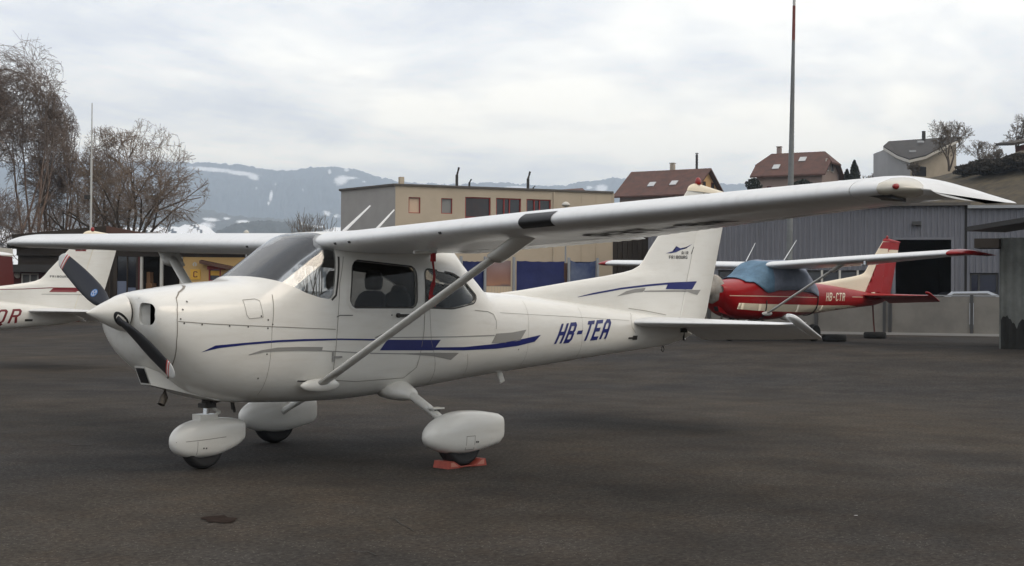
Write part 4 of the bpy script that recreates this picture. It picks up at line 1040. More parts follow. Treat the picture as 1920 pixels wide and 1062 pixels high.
def asphalt():
    m = bpy.data.materials.new('asphalt'); m.use_nodes = True; nt = m.node_tree; N = nt.nodes; L = nt.links; b = N['Principled BSDF']
    tc = N.new('ShaderNodeTexCoord')
    def nz(sc, det, ro, off=(0, 0, 0), st=(1, 1, 1), rot=0):
        mp = N.new('ShaderNodeMapping'); mp.inputs['Location'].default_value = off; mp.inputs['Scale'].default_value = st; mp.inputs['Rotation'].default_value = (0, 0, rot); L.new(tc.outputs['Object'], mp.inputs[0])
        n = N.new('ShaderNodeTexNoise'); n.inputs['Scale'].default_value = sc; n.inputs['Detail'].default_value = det; n.inputs['Roughness'].default_value = ro; L.new(mp.outputs[0], n.inputs['Vector']); return n.outputs['Fac']
    big = nz(.16, 6, .6); mid = nz(1.1, 8, .65, (3, 1, 0)); fine = nz(26, 6, .8); streak = nz(.9, 5, .6, (9, 2, 0), (1, .16, 1), -.75)
    cr = N.new('ShaderNodeValToRGB'); L.new(big, cr.inputs[0]); e = cr.color_ramp.elements
    e[0].position = .35; e[0].color = (.036, .0355, .036, 1); e[1].position = .66; e[1].color = (.056, .048, .039, 1)
    def mr(s, a, b_, c, d):
        n = N.new('ShaderNodeMapRange'); L.new(s, n.inputs[0]); 
        for i, v in enumerate((a, b_, c, d)): n.inputs[1+i].default_value = v
        return n.outputs[0]
    def mul(a, b_):
        n = N.new('ShaderNodeMath'); n.operation = 'MULTIPLY'; L.new(a, n.inputs[0]); L.new(b_, n.inputs[1]); return n.outputs[0]
    k = mul(mul(mr(mid, .3, .75, .72, 1.28), mr(fine, .32, .68, .40, 1.6)), mr(streak, .3, .7, .88, 1.12))
    vs = N.new('ShaderNodeVectorMath'); vs.operation = 'SCALE'; L.new(cr.outputs[0], vs.inputs[0]); L.new(k, vs.inputs['Scale'])
    mot = nz(3.2, 5, .6, (5, 8, 2)); mm = N.new('ShaderNodeMix'); mm.data_type = 'RGBA'; mm.blend_type = 'MULTIPLY'; L.new(mr(mot, .45, .68, 0, .4), mm.inputs[0]); L.new(vs.outputs[0], mm.inputs[6]); mm.inputs[7].default_value = (1.22, 1.04, .88, 1)
    # pale chippings
    vo = N.new('ShaderNodeTexVoronoi'); vo.inputs['Scale'].default_value = 42; L.new(tc.outputs['Object'], vo.inputs['Vector'])
    lt = N.new('ShaderNodeMath'); lt.operation = 'LESS_THAN'; L.new(vo.outputs['Distance'], lt.inputs[0]); lt.inputs[1].default_value = .24
    sp = N.new('ShaderNodeSeparateColor'); L.new(vo.outputs['Color'], sp.inputs[0]); gt = N.new('ShaderNodeMath'); gt.operation = 'GREATER_THAN'; L.new(sp.outputs[0], gt.inputs[0]); gt.inputs[1].default_value = .72
    mx = N.new('ShaderNodeMix'); mx.data_type = 'RGBA'; L.new(mul(mul(lt.outputs[0], gt.outputs[0]), mr(mid, .4, .7, .2, .8)), mx.inputs[0]); L.new(mm.outputs[2], mx.inputs[6]); mx.inputs[7].default_value = (.19, .18, .16, 1)
    L.new(mx.outputs[2], b.inputs['Base Color']); b.inputs['Roughness'].default_value = .9; b.inputs['Specular IOR Level'].default_value = .06
    bp = N.new('ShaderNodeBump'); bp.inputs['Strength'].default_value = .6; bp.inputs['Distance'].default_value = .006; L.new(fine, bp.inputs['Height']); L.new(bp.outputs[0], b.inputs['Normal'])
    return m
M['asphalt'] = asphalt()
lats = np.linspace(-60, 60, 121); V = []; F = []; nd = 100
for a in lats:
    e_ = apr_edge(a)
    for j in range(nd+1):
        D = -34+(e_+34)*j/nd; x = CAM[0]+D*_f[0]+a*_r[0]; y = CAM[1]+D*_f[1]+a*_r[1]
        V.append((x, y, .40*sm(12, 24, x)))
for i in range(len(lats)-1):
    for j in range(nd): F.append((i*(nd+1)+j, (i+1)*(nd+1)+j, (i+1)*(nd+1)+j+1, i*(nd+1)+j+1))
apron = tag(link('apron', newmesh('apron', V, F, True), [M['asphalt']]), 'dark worn asphalt apron under the airplanes', kind='structure')
def blob(u, v, rx, ry, seed, mt, name, n=28, z=.005):
    d = G(u, v, 1.0)-CAM; c = CAM+d*(-CAM[2]/d[2]); rr = random.Random(seed); P_ = []
    for i in range(n):
        t = 2*math.pi*i/n; q = 1+.22*math.sin(2*t+seed)+.12*math.sin(5*t+seed*2)+rr.uniform(-.06, .06)
        P_.append((c[0]+rx*q*math.cos(t)*_r[0]+ry*q*math.sin(t)*_f[0], c[1]+rx*q*math.cos(t)*_r[1]+ry*q*math.sin(t)*_f[1], z))
    link(name, newmesh(name, P_, [tuple(range(n))]), [mt], apron)
M['stain'] = mat('oil_stain', (.031, .022, .018), .9, spec=.03, var=.3, vscale=9)
blob(412, 975, .105, .135, 3, M['stain'], 'stain')
M['crack'] = mat('tar_crack', (.018, .017, .016), .8)
def crack(pts, w=.008):
    P_ = []
    for u, v in pts:
        d = G(u, v, 1.0)-CAM; c = CAM+d*(-CAM[2]/d[2]); P_.append((c[0], c[1]))
    polys = strip(P_, w); V = [(x, y, .005) for q in polys for x, y in q]
    link('crack', newmesh('crack', V, [tuple(range(4*i, 4*i+4)) for i in range(len(polys))]), [M['crack']], apron)
crack([(726, 970), (742, 975), (752, 984), (766, 990), (776, 997)], .006); crack([(660, 1033), (678, 1037), (690, 1036), (705, 1042)], .008)
crack([(130, 834), (150, 836), (172, 835)], .03)
M['chip'] = mat('pale_litter', (.5, .5, .5), .6)
blob(1605, 968, .016, .010, 5, M['chip'], 'pale_chip', 8)

# ------------------------------------------------------------------ building materials
M['corr'] = mat('grey_cladding', (.17, .173, .197), .55, var=.12, vscale=.7)
M['corr_right'] = mat('grey_cladding_b', (.16, .165, .19), .55, var=.12, vscale=.6)
M['dark'] = mat('dark_inside', (.012, .012, .013), .9)
M['pane'] = mat('window_pane', (.02, .022, .028), .08, spec=.8)
M['pane_blue'] = mat('window_pane_blue', (.012, .014, .035), .12, spec=.7)
M['frame_w'] = mat('white_frame', (.55, .53, .48), .6)
M['beige'] = mat('beige_render', (.50, .42, .32), .9, var=.12, vscale=.5, detail=9, bump=.3, bscale=30)
M['greywall'] = mat('grey_render', (.37, .355, .335), .9, var=.08, vscale=1.5)
M['redframe'] = mat('red_window_frame', (.30, .03, .025), .6)
M['roofedge'] = mat('roof_edge', (.10, .09, .08), .7)
M['concrete'] = mat('fence_panel', (.23, .215, .19), .9, col2=(.16, .15, .135), vscale=.8, detail=9)
M['post'] = mat('fence_post', (.055, .055, .055), .7)
M['galv'] = mat('galvanised_post', (.32, .33, .34), .45, metal=.5)
M['eternit'] = mat('fibre_cement', (.20, .205, .19), .9, col2=(.10, .105, .095), vscale=1.2, detail=9)
M['mould'] = mat('dark_stained_base', (.022, .022, .02), .9, var=.4, vscale=3)
M['roofdark'] = mat('dark_roofing', (.035, .033, .032), .8)
M['navycloth'] = mat('navy_tarpaulin', (.010, .018, .105), .75, var=.25, vscale=1.2, bump=.4, bscale=4)
M['greycloth'] = mat('grey_blue_tarpaulin', (.13, .16, .23), .8, col2=(.04, .06, .14), vscale=.8, bump=.6, bscale=4)
M['pole'] = mat('pole_paint', (.20, .21, .21), .6, var=.3, vscale=1.5)
M['polered'] = mat('pole_red', (.19, .05, .04), .7, var=.3, vscale=2)
M['polewhite'] = mat('pole_white', (.5, .5, .48), .7)
M['yellow'] = mat('yellow_board', (.62, .40, .16), .8, var=.06, vscale=1)
M['signyellow'] = mat('sign_yellow', (.75, .42, .05), .6)
M['brown_fascia'] = mat('brown_fascia', (.10, .05, .035), .8, var=.25, vscale=1)
M['brown_dark'] = mat('dark_brown_boards', (.045, .034, .026), .9, var=.3, vscale=.8)
M['darkred'] = mat('dark_red_boards', (.09, .018, .018), .8, var=.3, vscale=1)
M['tyre_old'] = mat('old_tyre', (.016, .016, .015), .9, var=.3, vscale=8)

def gpt(u, D, z=None):
    p = G(u, 531, D); return np.array([p[0], p[1]])
def zof(u, v, D): return float(G(u, v, D)[2])
class Wall:
    """upright wall between two ground points; s runs along it"""
    def __init__(w, p, q): w.p = np.array(p, float); w.q = np.array(q, float); w.d = w.q-w.p; w.L = float(np.hypot(*w.d)); w.e = w.d/w.L; w.n = np.array([w.e[1], -w.e[0]])
    def at(w, s, z, out=0.0): a = w.p+w.e*s+w.n*out; return (a[0], a[1], z)
    def s_of(w, u):
        """distance along the wall seen at pixel column u"""
        a = (u-960)/FPX; c = np.array(CAM[:2]); dv = _f[:2]+a*_r2[:2]
        # solve c + t*dv = p + s*e
        A = np.array([[dv[0], -w.e[0]], [dv[1], -w.e[1]]]); t, s = np.linalg.solve(A, w.p-c); return float(s), float(t)
    def rect(w, u0, u1, v0, v1):
        s0, t0 = w.s_of(u0); s1, t1 = w.s_of(u1); um = (u0+u1)/2; sm_, tm = w.s_of(um); return (s0, s1, zof(um, v1, tm), zof(um, v0, tm))
    def holed(w, mb, z0, z1, holes, th=.25, mi=0, s0=0, s1=None):
        s1 = w.L if s1 is None else s1
        ss = sorted({s0, s1, *[h[0] for h in holes], *[h[1] for h in holes]}); zs = sorted({z0, z1, *[h[2] for h in holes], *[h[3] for h in holes]})
        for i in range(len(ss)-1):
            for j in range(len(zs)-1):
                a, b, c, d = ss[i], ss[i+1], zs[j], zs[j+1]; mx_, mz = (a+b)/2, (c+d)/2
                if any(h[0] < mx_ < h[1] and h[2] < mz < h[3] for h in holes): continue
                mb.add([w.at(a, c), w.at(b, c), w.at(b, d), w.at(a, d)], [(0, 1, 2, 3)], mi)
        for a, b, c, d in holes:
            for (s_, z_), (s2, z2) in (((a, c), (b, c)), ((b, c), (b, d)), ((b, d), (a, d)), ((a, d), (a, c))):
                mb.add([w.at(s_, z_), w.at(s2, z2), w.at(s2, z2, -th), w.at(s_, z_, -th)], [(0, 1, 2, 3)], mi)
    def ribbed(w, mb, z0, z1, holes, pitch=.25, dep=.035, mi=0, s0=0, s1=None, zt=None):
        s1 = w.L if s1 is None else s1; n = int((s1-s0)/pitch)
        pts = []
        for k in range(n+1):
            a = s0+k*pitch; pts += [(a, 0), (a+pitch*.48, 0), (a+pitch*.56, dep), (a+pitch*.92, dep)]
        pts = [p for p in pts if p[0] <= s1]+[(s1, 0)]
        for (a, oa), (b, ob) in zip(pts[:-1], pts[1:]):
            m_ = (a+b)/2; cut = sorted([(h[2], h[3]) for h in holes if h[0] < m_ < h[1]]); top = zt(m_) if zt else z1; lo = z0
            segs = []
            for c, d in cut:
                if c > lo: segs.append((lo, c))
                lo = max(lo, d)
            if lo < top: segs.append((lo, top))
            for c, d in segs: mb.add([w.at(a, c, oa), w.at(b, c, ob), w.at(b, d, ob), w.at(a, d, oa)], [(0, 1, 2, 3)], mi)
    def box(w, mb, s0, s1, z0, z1, o0, o1, mi=0):
        mb.hexa([w.at(s0, z0, o1), w.at(s1, z0, o1), w.at(s1, z0, o0), w.at(s0, z0, o0), w.at(s0, z1, o1), w.at(s1, z1, o1), w.at(s1, z1, o0), w.at(s0, z1, o0)], mi)
def window(w, h, parent, fm, pm, fw=.06, mull=(), trans=(), rec=.12, name='window'):
    """frame ring with mullions, pane behind it"""
    a, b, c, d = h; mb = MB()
    w.box(mb, a, a+fw, c, d, -rec, -rec+.05); w.box(mb, b-fw, b, c, d, -rec, -rec+.05); w.box(mb, a+fw, b-fw, c, c+fw, -rec, -rec+.05); w.box(mb, a+fw, b-fw, d-fw, d, -rec, -rec+.05)
    for m_ in mull: x = a+(b-a)*m_; w.box(mb, x-fw/2, x+fw/2, c+fw, d-fw, -rec, -rec+.048)
    for m_ in trans: z = c+(d-c)*m_; w.box(mb, a+fw, b-fw, z-fw/2, z+fw/2, -rec, -rec+.046)
    f_ = mb.build(name, [fm], parent); mp = MB(); w.box(mp, a+.01, b-.01, c+.01, d-.01, -rec-.03, -rec-.02); mp.build('pane', [pm], f_); return f_

# ------------------------------------------------------------------ hangar
hg = thing('hangar', (*gpt(1500, 56), .4), 'long grey hangar clad in ribbed metal sheet behind the red airplane', 'hangar')
hg_loc = Vector(hg.location)
def off(o, root=None):
    return o
class Root:
    pass
def child_fix(root):
    """children were modelled in world space: undo the root's offset"""
    for c in root.children:
        c.matrix_parent_inverse = root.matrix_basis.inverted()
HW = Wall(gpt(1215, 57), gpt(1808, 54)); HW2 = Wall(gpt(1813, 53.9), gpt(2250, 52))
HZ = zof(1808, 386, 54)
door = HW.rect(1679, 1783, 450, 700); door = (door[0], door[1], .35, door[3])
strips = HW.rect(1345, 1642, 507, 552)
mb = MB(); HW.ribbed(mb, .3, HZ, [door, strips], .21, .04); mb.build('wall', [M['corr']], hg)
win2 = HW2.rect(1818, 1872, 512, 552)
mb = MB(); HW2.ribbed(mb, .3, HZ-.12, [win2], .21, .04); mb.build('wall', [M['corr_right']], hg)
mb = MB(); HW.box(mb, HW.L-.02, HW.L+.10, .3, HZ, -.3, -.02); mb.build('joint', [M['roofdark']], hg)
mb = MB(); back = -16
HW.box(mb, -.2, HW.L+.2, HZ+.002, HZ+.12, back, .25); mb.build('roof', [M['roofedge']], hg)
mb = MB(); HW2.box(mb, 0, HW2.L, HZ-.118, HZ, back, .22); mb.build('roof', [M['galv']], hg)
mb = MB(); HW.box(mb, 0, .15, .3, HZ, back, -.05); HW.box(mb, 0, HW.L, .3, HZ, back-.2, back); HW2.box(mb, HW2.L-.15, HW2.L, .3, HZ-.13, back, -.05); HW2.box(mb, 0, HW2.L, .3, HZ-.13, back-.2, back); HW2.box(mb, .2, HW2.L-.2, .3, HZ-.2, -1.6, -1.5); mb.build('side_wall', [M['corr']], hg)
mb = MB(); HW.box(mb, strips[0]-.3, strips[1]+.3, .3, HZ-.1, -4.2, -4.0); HW.box(mb, strips[1]+.35, strips[1]+.5, .3, HZ-.1, -12, -.3); mb.build('inner_wall', [M['dark']], hg)
window(HW, strips, hg, M['post'], M['pane'], .07, mull=[i/9 for i in range(1, 9)], trans=(.55,))
for i in range(1, 9):
    x = strips[0]+(strips[1]-strips[0])*i/9; mb = MB(); HW.box(mb, x-.04, x+.04, strips[2], strips[3], .03, .09); mb.build('mullion', [M['frame_w']], hg)
window(HW2, win2, hg, M['post'], M['pane_blue'], .07, mull=(.33,))
mb = MB(); HW.box(mb, door[0]-.12, door[1]+.12, door[3], door[3]+.1, .04, .10); HW.box(mb, door[0]-.12, door[0], .35, door[3], .04, .10); HW.box(mb, door[1], door[1]+.12, .35, door[3], .04, .10); mb.build('door_frame', [M['corr']], hg)
s_, t__ = HW.s_of(1718); mb = MB(); HW.box(mb, s_-.16, s_+.16, zof(1718, 423, t__), zof(1718, 416, t__), .05, .30); mb.build('wall_lamp', [M['post']], hg)
child_fix(hg)
# ------------------------------------------------------------------ beige building
bb = thing('office_building', (*gpt(740, 66), 0), 'flat roofed beige building with side wall coloured shaded grey and red framed windows', 'building')
K = gpt(740, 66); Rr = gpt(1145, 69.8); Ll = gpt(638, 69.6); BZ = zof(740, 348, 66)
BW = Wall(K, Rr); LW = Wall(Ll, K)
wins = [BW.rect(765, 787, 370, 400), BW.rect(826, 847, 372, 401), BW.rect(871, 919, 370, 413), BW.rect(929, 976, 372, 413), BW.rect(986, 1032, 374, 413)]
mb = MB(); BW.holed(mb, 0, BZ, wins, .3); mb.build('wall', [M['beige']], bb)
mb = MB(); LW.box(mb, 0, LW.L-.01, 0, BZ, -.3, 0); mb.build('side_wall', [M['greywall']], bb)  # greyer than the front wall: its shade is put into the colour
mb = MB(); A_, B_ = Ll-BW.n*0, Rr; C_ = Rr+(Rr-CAM[:2])/69.8*8-_r[:2]*.3; D_ = Ll+(Ll-CAM[:2])/69.6*8+_r[:2]*1.6
mb.hexa([(*Ll, .01), (*Rr, .01), (*C_, .01), (*D_, .01)]*1+[(*Ll, .02), (*Rr, .02), (*C_, .02), (*D_, .02)]); mb.wallbox(Rr, C_, 0, BZ, .3); mb.wallbox(C_, D_, 0, BZ, .3); mb.wallbox(D_, Ll+_r[:2]*.5+_f[:2]*.3, 0, BZ, .2); mb.build('back_wall', [M['beige']], bb)
mb = MB(); cc = (K+Rr+Ll+C_+D_)/5
o_ = [p+(p-cc)/np.hypot(*(p-cc))*.12 for p in (K, Rr, C_, D_, Ll)]
mb.add([(*p, BZ) for p in o_]+[(*p, BZ+.09) for p in o_], [(4, 3, 2, 1, 0), (5, 6, 7, 8, 9)]+[(i, (i+1) % 5, 5+(i+1) % 5, 5+i) for i in range(5)]); mb.build('roof', [M['roofedge']], bb)
window(BW, wins[0], bb, M['redframe'], mat('bright_blind', (.62, .46, .33), .5), .035, rec=.08); window(BW, wins[1], bb, M['redframe'], mat('grey_blind', (.24, .24, .23), .3), .035, rec=.08)
M['pane_red'] = mat('reddish_pane', (.05, .03, .028), .12, spec=.7, col2=(.02, .02, .022), vscale=1.1)
window(BW, wins[2], bb, M['redframe'], M['pane_red'], .05, trans=(.12,), rec=.10)
window(BW, wins[3], bb, M['redframe'], M['pane'], .05, mull=(.33, .55), rec=.10); window(BW, wins[4], bb, M['redframe'], M['pane'], .05, mull=(.33, .55), rec=.10)
mb = MB(); BW.box(mb, BW.s_of(1036)[0], BW.s_of(1039)[0], 0, BZ-.05, 0, .06)
for u in (1090, 1117): s1_ = BW.s_of(u)[0]; BW.box(mb, s1_-.02, s1_+.02, 3, BZ-.05, 0, .015)
mb.build('wall_joint', [M['beige']], bb)
s1_ = BW.s_of(1140)[0]
mb = MB(); BW.box(mb, BW.s_of(758)[0], BW.s_of(766)[0], BZ+.09, BZ+.5, -1.2, -.9); mb.build('chimney', [M['beige']], bb)
for u, v0, r in ((873, 314, .07), (897, 336, .05), (1009, 322, .07), (1019, 349, .035)):
    s_, t__ = BW.s_of(u); x, y, _ = BW.at(s_, 0, -1.5); zt_ = zof(u, v0, t__+1.4); mb = MB(); mb.tube([(x, y, BZ+.05), (x, y, BZ+.05+(zt_-BZ)*.62)], r, 10)
    a = Vector((x, y, BZ+.05+(zt_-BZ)*.60)); b = Vector((x+.10*_r[0], y+.10*_r[1], zt_)); mb.tube([a, a+(b-a)*.5, b], [r*.75, r*.6, r*.75], 8); mb.build('flue', [M['roofdark']], bb)
child_fix(bb)
# dark brown shed beside it
bs = thing('timber_shed', (*gpt(1220, 62), .3), 'dark brown timber shed between the beige building and the grey hangar', 'shed')
SW = Wall(gpt(1148, 62), gpt(1330, 61)); mb = MB(); zt_ = zof(1200, 405, 62)
nb = int(SW.L/.22)
for i in range(nb): SW.box(mb, i*.22+.008, (i+1)*.22-.008, .2, zt_, -.04, .0+.012*(i % 2))
mb.build('board_wall', [M['brown_dark']], bs); bs.children[0]['kind'] = 'stuff'
mb = MB(); SW.box(mb, -.15, SW.L+.15, zt_+.003, zt_+.15, -5, .3); mb.build('roof', [M['roofdark']], bs)
mb = MB(); SW.box(mb, 0, .1, .2, zt_, -4.5, -.05); SW.box(mb, SW.L-.1, SW.L, .2, zt_, -4.5, -.05); SW.box(mb, 0, SW.L, .2, zt_, -4.7, -4.5); mb.build('side_wall', [M['brown_dark']], bs)
child_fix(bs)
# ------------------------------------------------------------------ tarpaulin fence
tf = thing('tarpaulin_fence', (*gpt(960, 50), 0), 'tall fence of metal posts hung with navy and printed tarpaulins', 'fence')
TW = Wall(gpt(850, 50), gpt(1135, 51)); ztop = zof(1000, 488, 50)
for u in (864, 909, 963, 1066, 1120):
    s_ = TW.s_of(u)[0]; mb = MB(); x, y, _ = TW.at(s_, 0, .03); mb.tube([(x, y, 0), (x, y, ztop+.12)], .055, 10); mb.build('post', [M['galv']], tf)
def sheet(u0, u1, v0, v1, mt, nm, sag=.05, rnd=False, seed=0):
    a, b = TW.s_of(u0)[0], TW.s_of(u1)[0]; z1_, z0_ = zof((u0+u1)/2, v0, 50.4), zof((u0+u1)/2, v1, 50.4); nx, nz_ = 16, 12; V = []
    for layer in (0, 1):
        for i in range(nx+1):
            for j in range(nz_+1):
                t, q = i/nx, j/nz_; s_ = a+(b-a)*t; z = z0_+(z1_-z0_)*q
                if q == 1: z -= sag*math.sin(math.pi*t)+.02*abs(math.sin(t*12+seed))
                o_ = -.05-.02*layer+.05*mnoise.noise(Vector((s_*1.2, z*1.5, seed)))+.04*math.sin((s_+z)*2+seed)*(1 if seed == 3 else .3)
                V.append(TW.at(s_, z, o_))
    n1 = (nx+1)*(nz_+1); F = []
    for i in range(nx):
        for j in range(nz_):
            q = (i*(nz_+1)+j, (i+1)*(nz_+1)+j, (i+1)*(nz_+1)+j+1, i*(nz_+1)+j+1); F += [q, tuple(n1+k for k in q[::-1])]
    return link(nm, newmesh(nm, V, F, True), [mt], tf)
def sunset():
    m = bpy.data.materials.new('printed_sunset'); m.use_nodes = True; nt = m.node_tree; N = nt.nodes; L = nt.links; b = N['Principled BSDF']; b.inputs['Roughness'].default_value = .6
    tc = N.new('ShaderNodeTexCoord'); sp = N.new('ShaderNodeSeparateXYZ'); L.new(tc.outputs['Object'], sp.inputs[0]); n = N.new('ShaderNodeTexNoise'); n.inputs['Scale'].default_value = 1.4; n.inputs['Detail'].default_value = 6; L.new(tc.outputs['Object'], n.inputs['Vector'])
    ad = N.new('ShaderNodeMath'); ad.operation = 'MULTIPLY_ADD'; L.new(n.outputs['Fac'], ad.inputs[0]); ad.inputs[1].default_value = .5; L.new(sp.outputs[2], ad.inputs[2])
    mr = N.new('ShaderNodeMapRange'); L.new(ad.outputs[0], mr.inputs[0]); mr.inputs[1].default_value = 1.6; mr.inputs[2].default_value = 3.1
    cr = N.new('ShaderNodeValToRGB'); L.new(mr.outputs[0], cr.inputs[0]); e = cr.color_ramp.elements; e[0].position = .0; e[0].color = (.05, .05, .07, 1); e[1].position = 1; e[1].color = (.20, .15, .15, 1)
    x = e.new(.28); x.color = (.09, .085, .10, 1); x = e.new(.36); x.color = (.36, .18, .11, 1); x = e.new(.6); x.color = (.28, .15, .12, 1); L.new(cr.outputs[0], b.inputs['Base Color']); return m
sheet(868, 907, 489, 600, M['navycloth'], 'tarpaulin', .03, seed=1); sheet(911, 958, 488, 537, sunset(), 'printed_banner', .03, seed=2)
sheet(969, 1059, 489, 610, M['navycloth'], 'tarpaulin', .02, seed=4); sheet(1069, 1118, 487, 529, M['greycloth'], 'tarpaulin', .10, seed=3)
sheet(1058, 1070, 492, 530, M['brown_fascia'], 'banner_strip', .01, seed=5)
M['picket'] = mat('picket_white', (.60, .48, .34), .8)
for i in range(9):
    s_ = TW.s_of(914+i*5.4)[0]; mb = MB(); TW.box(mb, s_-.04, s_+.04, 0, zof(930, 538, 50), -.02, 0); mb.build('picket', [M['picket']], tf)
mb = MB(); TW.box(mb, TW.s_of(911)[0], TW.s_of(960)[0], 1.2, 1.3, -.06, -.025); TW.box(mb, TW.s_of(911)[0], TW.s_of(960)[0], .3, .4, -.06, -.025); mb.build('rail', [M['darkred']], tf)
child_fix(tf)
# ------------------------------------------------------------------ low fence right, shed, car, tyres
lf = thing('panel_fence', (*gpt(1700, 41), .4), 'low fence of grey concrete panels between dark posts under the hangar', 'fence')
FW = Wall(gpt(1230, 43.5), gpt(2100, 39.5)); FZ = 1.385+.15
posts = [1240, 1330, 1430, 1531, 1669, 1822, 1990, 2090]
for i, u in enumerate(posts):
    s_ = FW.s_of(u)[0]; mb = MB(); FW.box(mb, s_-.045, s_+.045, .35, FZ+.06, -.08, .06)
    if u == 1669: FW.box(mb, s_-.20, s_-.12, .35, FZ+.03, -.06, .04)
    mb.build('post', [M['post']], lf)
    if i < len(posts)-1:
        s2_ = FW.s_of(posts[i+1])[0]; mb = MB(); FW.box(mb, s_+.055, s2_-.055, .42, FZ, -.03, .02); mb.build('panel', [M['concrete']], lf)
mb = MB(); FW.box(mb, 0, FW.L, .30, .47, -.15, .12); mb.build('kerb', [M['greywall']], lf)
mb = MB(); FW.box(mb, 0, FW.L, FZ+.012, FZ+.05, -.05, .03); mb.build('top_rail', [M['galv']], lf)
child_fix(lf)
sh = thing('corner_shed', (*gpt(1890, 29.5), .4), 'small shed of stained corrugated sheets with dark roof at the right edge', 'shed')
S1 = Wall(gpt(1877, 29.8), gpt(2120, 28.6)); sz = zof(1890, 446, 29.7)
mb = MB(); n = int(S1.L/.022); P_ = []
def wav(w, mb, z0, z1, pitch, amp, o=0.0, mi=0, jag=None):
    n = int(w.L/(pitch/8)); 
    V = []; 
    for i in range(n+1):
        s_ = w.L*i/n; q = o+amp*math.sin(2*math.pi*s_/pitch); zz = z1 if jag is None else z1+jag(s_); V += [w.at(s_, z0, q), w.at(s_, zz, q)]
    mb.add(V, [(2*i, 2*i+2, 2*i+3, 2*i+1) for i in range(n)], mi, True)
wav(S1, mb, .35, sz, .17, .022); mb.build('wall', [M['eternit']], sh)
mb = MB(); wav(S1, mb, .35, 1.0, .17, .022, .006, 0, lambda s_: .22*mnoise.noise(Vector((s_*5, 0, 0)))+.12*mnoise.noise(Vector((s_*17, 3, 0)))); mb.build('stained_base', [M['mould']], sh)
mb = MB(); S1.box(mb, -.04, .03, .35, sz, -4, -.03); S1.box(mb, 0, S1.L, .35, sz, -4.1, -4); mb.build('side_wall', [M['eternit']], sh)
a = np.array(gpt(1812, 30.6)); b = np.array(gpt(2150, 25.0)); zr0 = zof(1812, 434, 30.6); bk = S1.n*(-5); zr1 = zof(1920, 414, 27.8)
mb = MB(); P_ = [(*a, zr0), (*b, zr0+.25), (*(b+bk), zr0+.45), (*(a+bk), zr0+.2)]; mb.hexa([(x, y, z) for x, y, z in P_]+[(x, y, z+.10) for x, y, z in P_]); mb.build('roof', [M['roofdark']], sh)
mb = MB(); S1.box(mb, -.5, .0, sz-.22, sz-.02, -.4, .3); mb.build('roof_beam', [M['brown_dark']], sh)
child_fix(sh)
def car(loc, rz, paint, label, D=1):
    t = thing('parked_car', loc, label, 'car', rz=rz); mb = MB()
    prof = [(-2.1, .35), (-2.12, .7), (-2.0, .92), (-1.2, 1.0), (-.55, 1.42), (.6, 1.45), (1.5, 1.08), (2.05, .98), (2.12, .6), (2.1, .35)]
    rings = [[(x, y*(1 if z < 1.05 else .84), z) for x, z in prof] for y in (-.84, -.80, .80, .84)]
    rings = [[(x*(.97 if abs(y) > .82 else 1), y, z*(.99 if abs(y) > .82 else 1)) for x, y, z in r] for r in rings]
    V, F = loft(rings); mb.add(V, F); link('body', autosmooth(recalc(mb.mesh('body')), 30), [paint], t)
    for s in (-1, 1):
        mb = MB(); mb.add([(-1.0, s*.80, 1.03), (-.52, s*.725, 1.36), (.56, s*.725, 1.38), (1.25, s*.80, 1.08)], [(0, 1, 2, 3)]); mb.build('side_window', [M['pane']], t)
        for x in (-1.3, 1.35):
            mb = MB(); mb.lathe([(-.1, .2), (-.1, .31), (.1, .31), (.1, .2)], 24, axis='y', at=(x, s*.76, .31)); o = mb.build('wheel', [M['rubber']], t)
    mb = MB(); mb.add([(-1.22, -.7, 1.02), (-.58, -.64, 1.42), (-.58, .64, 1.42), (-1.22, .7, 1.02)], [(0, 1, 2, 3)]); mb.build('windscreen', [M['pane']], t); return t
M['carpaint'] = mat('silver_car_paint', (.42, .45, .5), .3, coat=.8, metal=.3)
M['carred'] = mat('red_van_paint', (.11, .012, .012), .35, coat=.6)
p = gpt(1808, 47); car((p[0], p[1], .30), -YAW+R(-4), M['carpaint'], 'pale silver car seen over the low grey fence')
def old_tyre(loc, label):
    t = thing('old_tyre', loc, label, 'tyre', 'old tyres used as tie-down weights'); mb = MB()
    pr = [(0, .18), (0, .27), (.04, .295), (.13, .295), (.17, .27), (.17, .18), (.14, .16), (.03, .16), (0, .18)]
    mb.lathe(pr, 32, axis='z'); mb.build('rubber', [M['tyre_old']], t); return t
for u, D, l in ((1641, 37.3, 'old black tyre lying under the red airplane tail'), (1565, 34.2, 'old black tyre on the asphalt beyond the white elevator tip'), (1508, 35.5, 'old black tyre half hidden behind the white tailplane')):
    p = gpt(u, D); old_tyre((p[0], p[1], .40), l)
mb = MB(); p = gpt(1641, 37.3); q = red.matrix_basis @ Vector((7.0, 0, .9)); mb.tube([(p[0], p[1], .45), ((p[0]+q[0])/2, (p[1]+q[1])/2, .75), tuple(q)], .022, 6)
tag(mb.build('tie_down_rope', [mat('rope', (.10, .035, .028), .9)]), 'brown rope tying the red airplane tail to a tyre', 'rope')
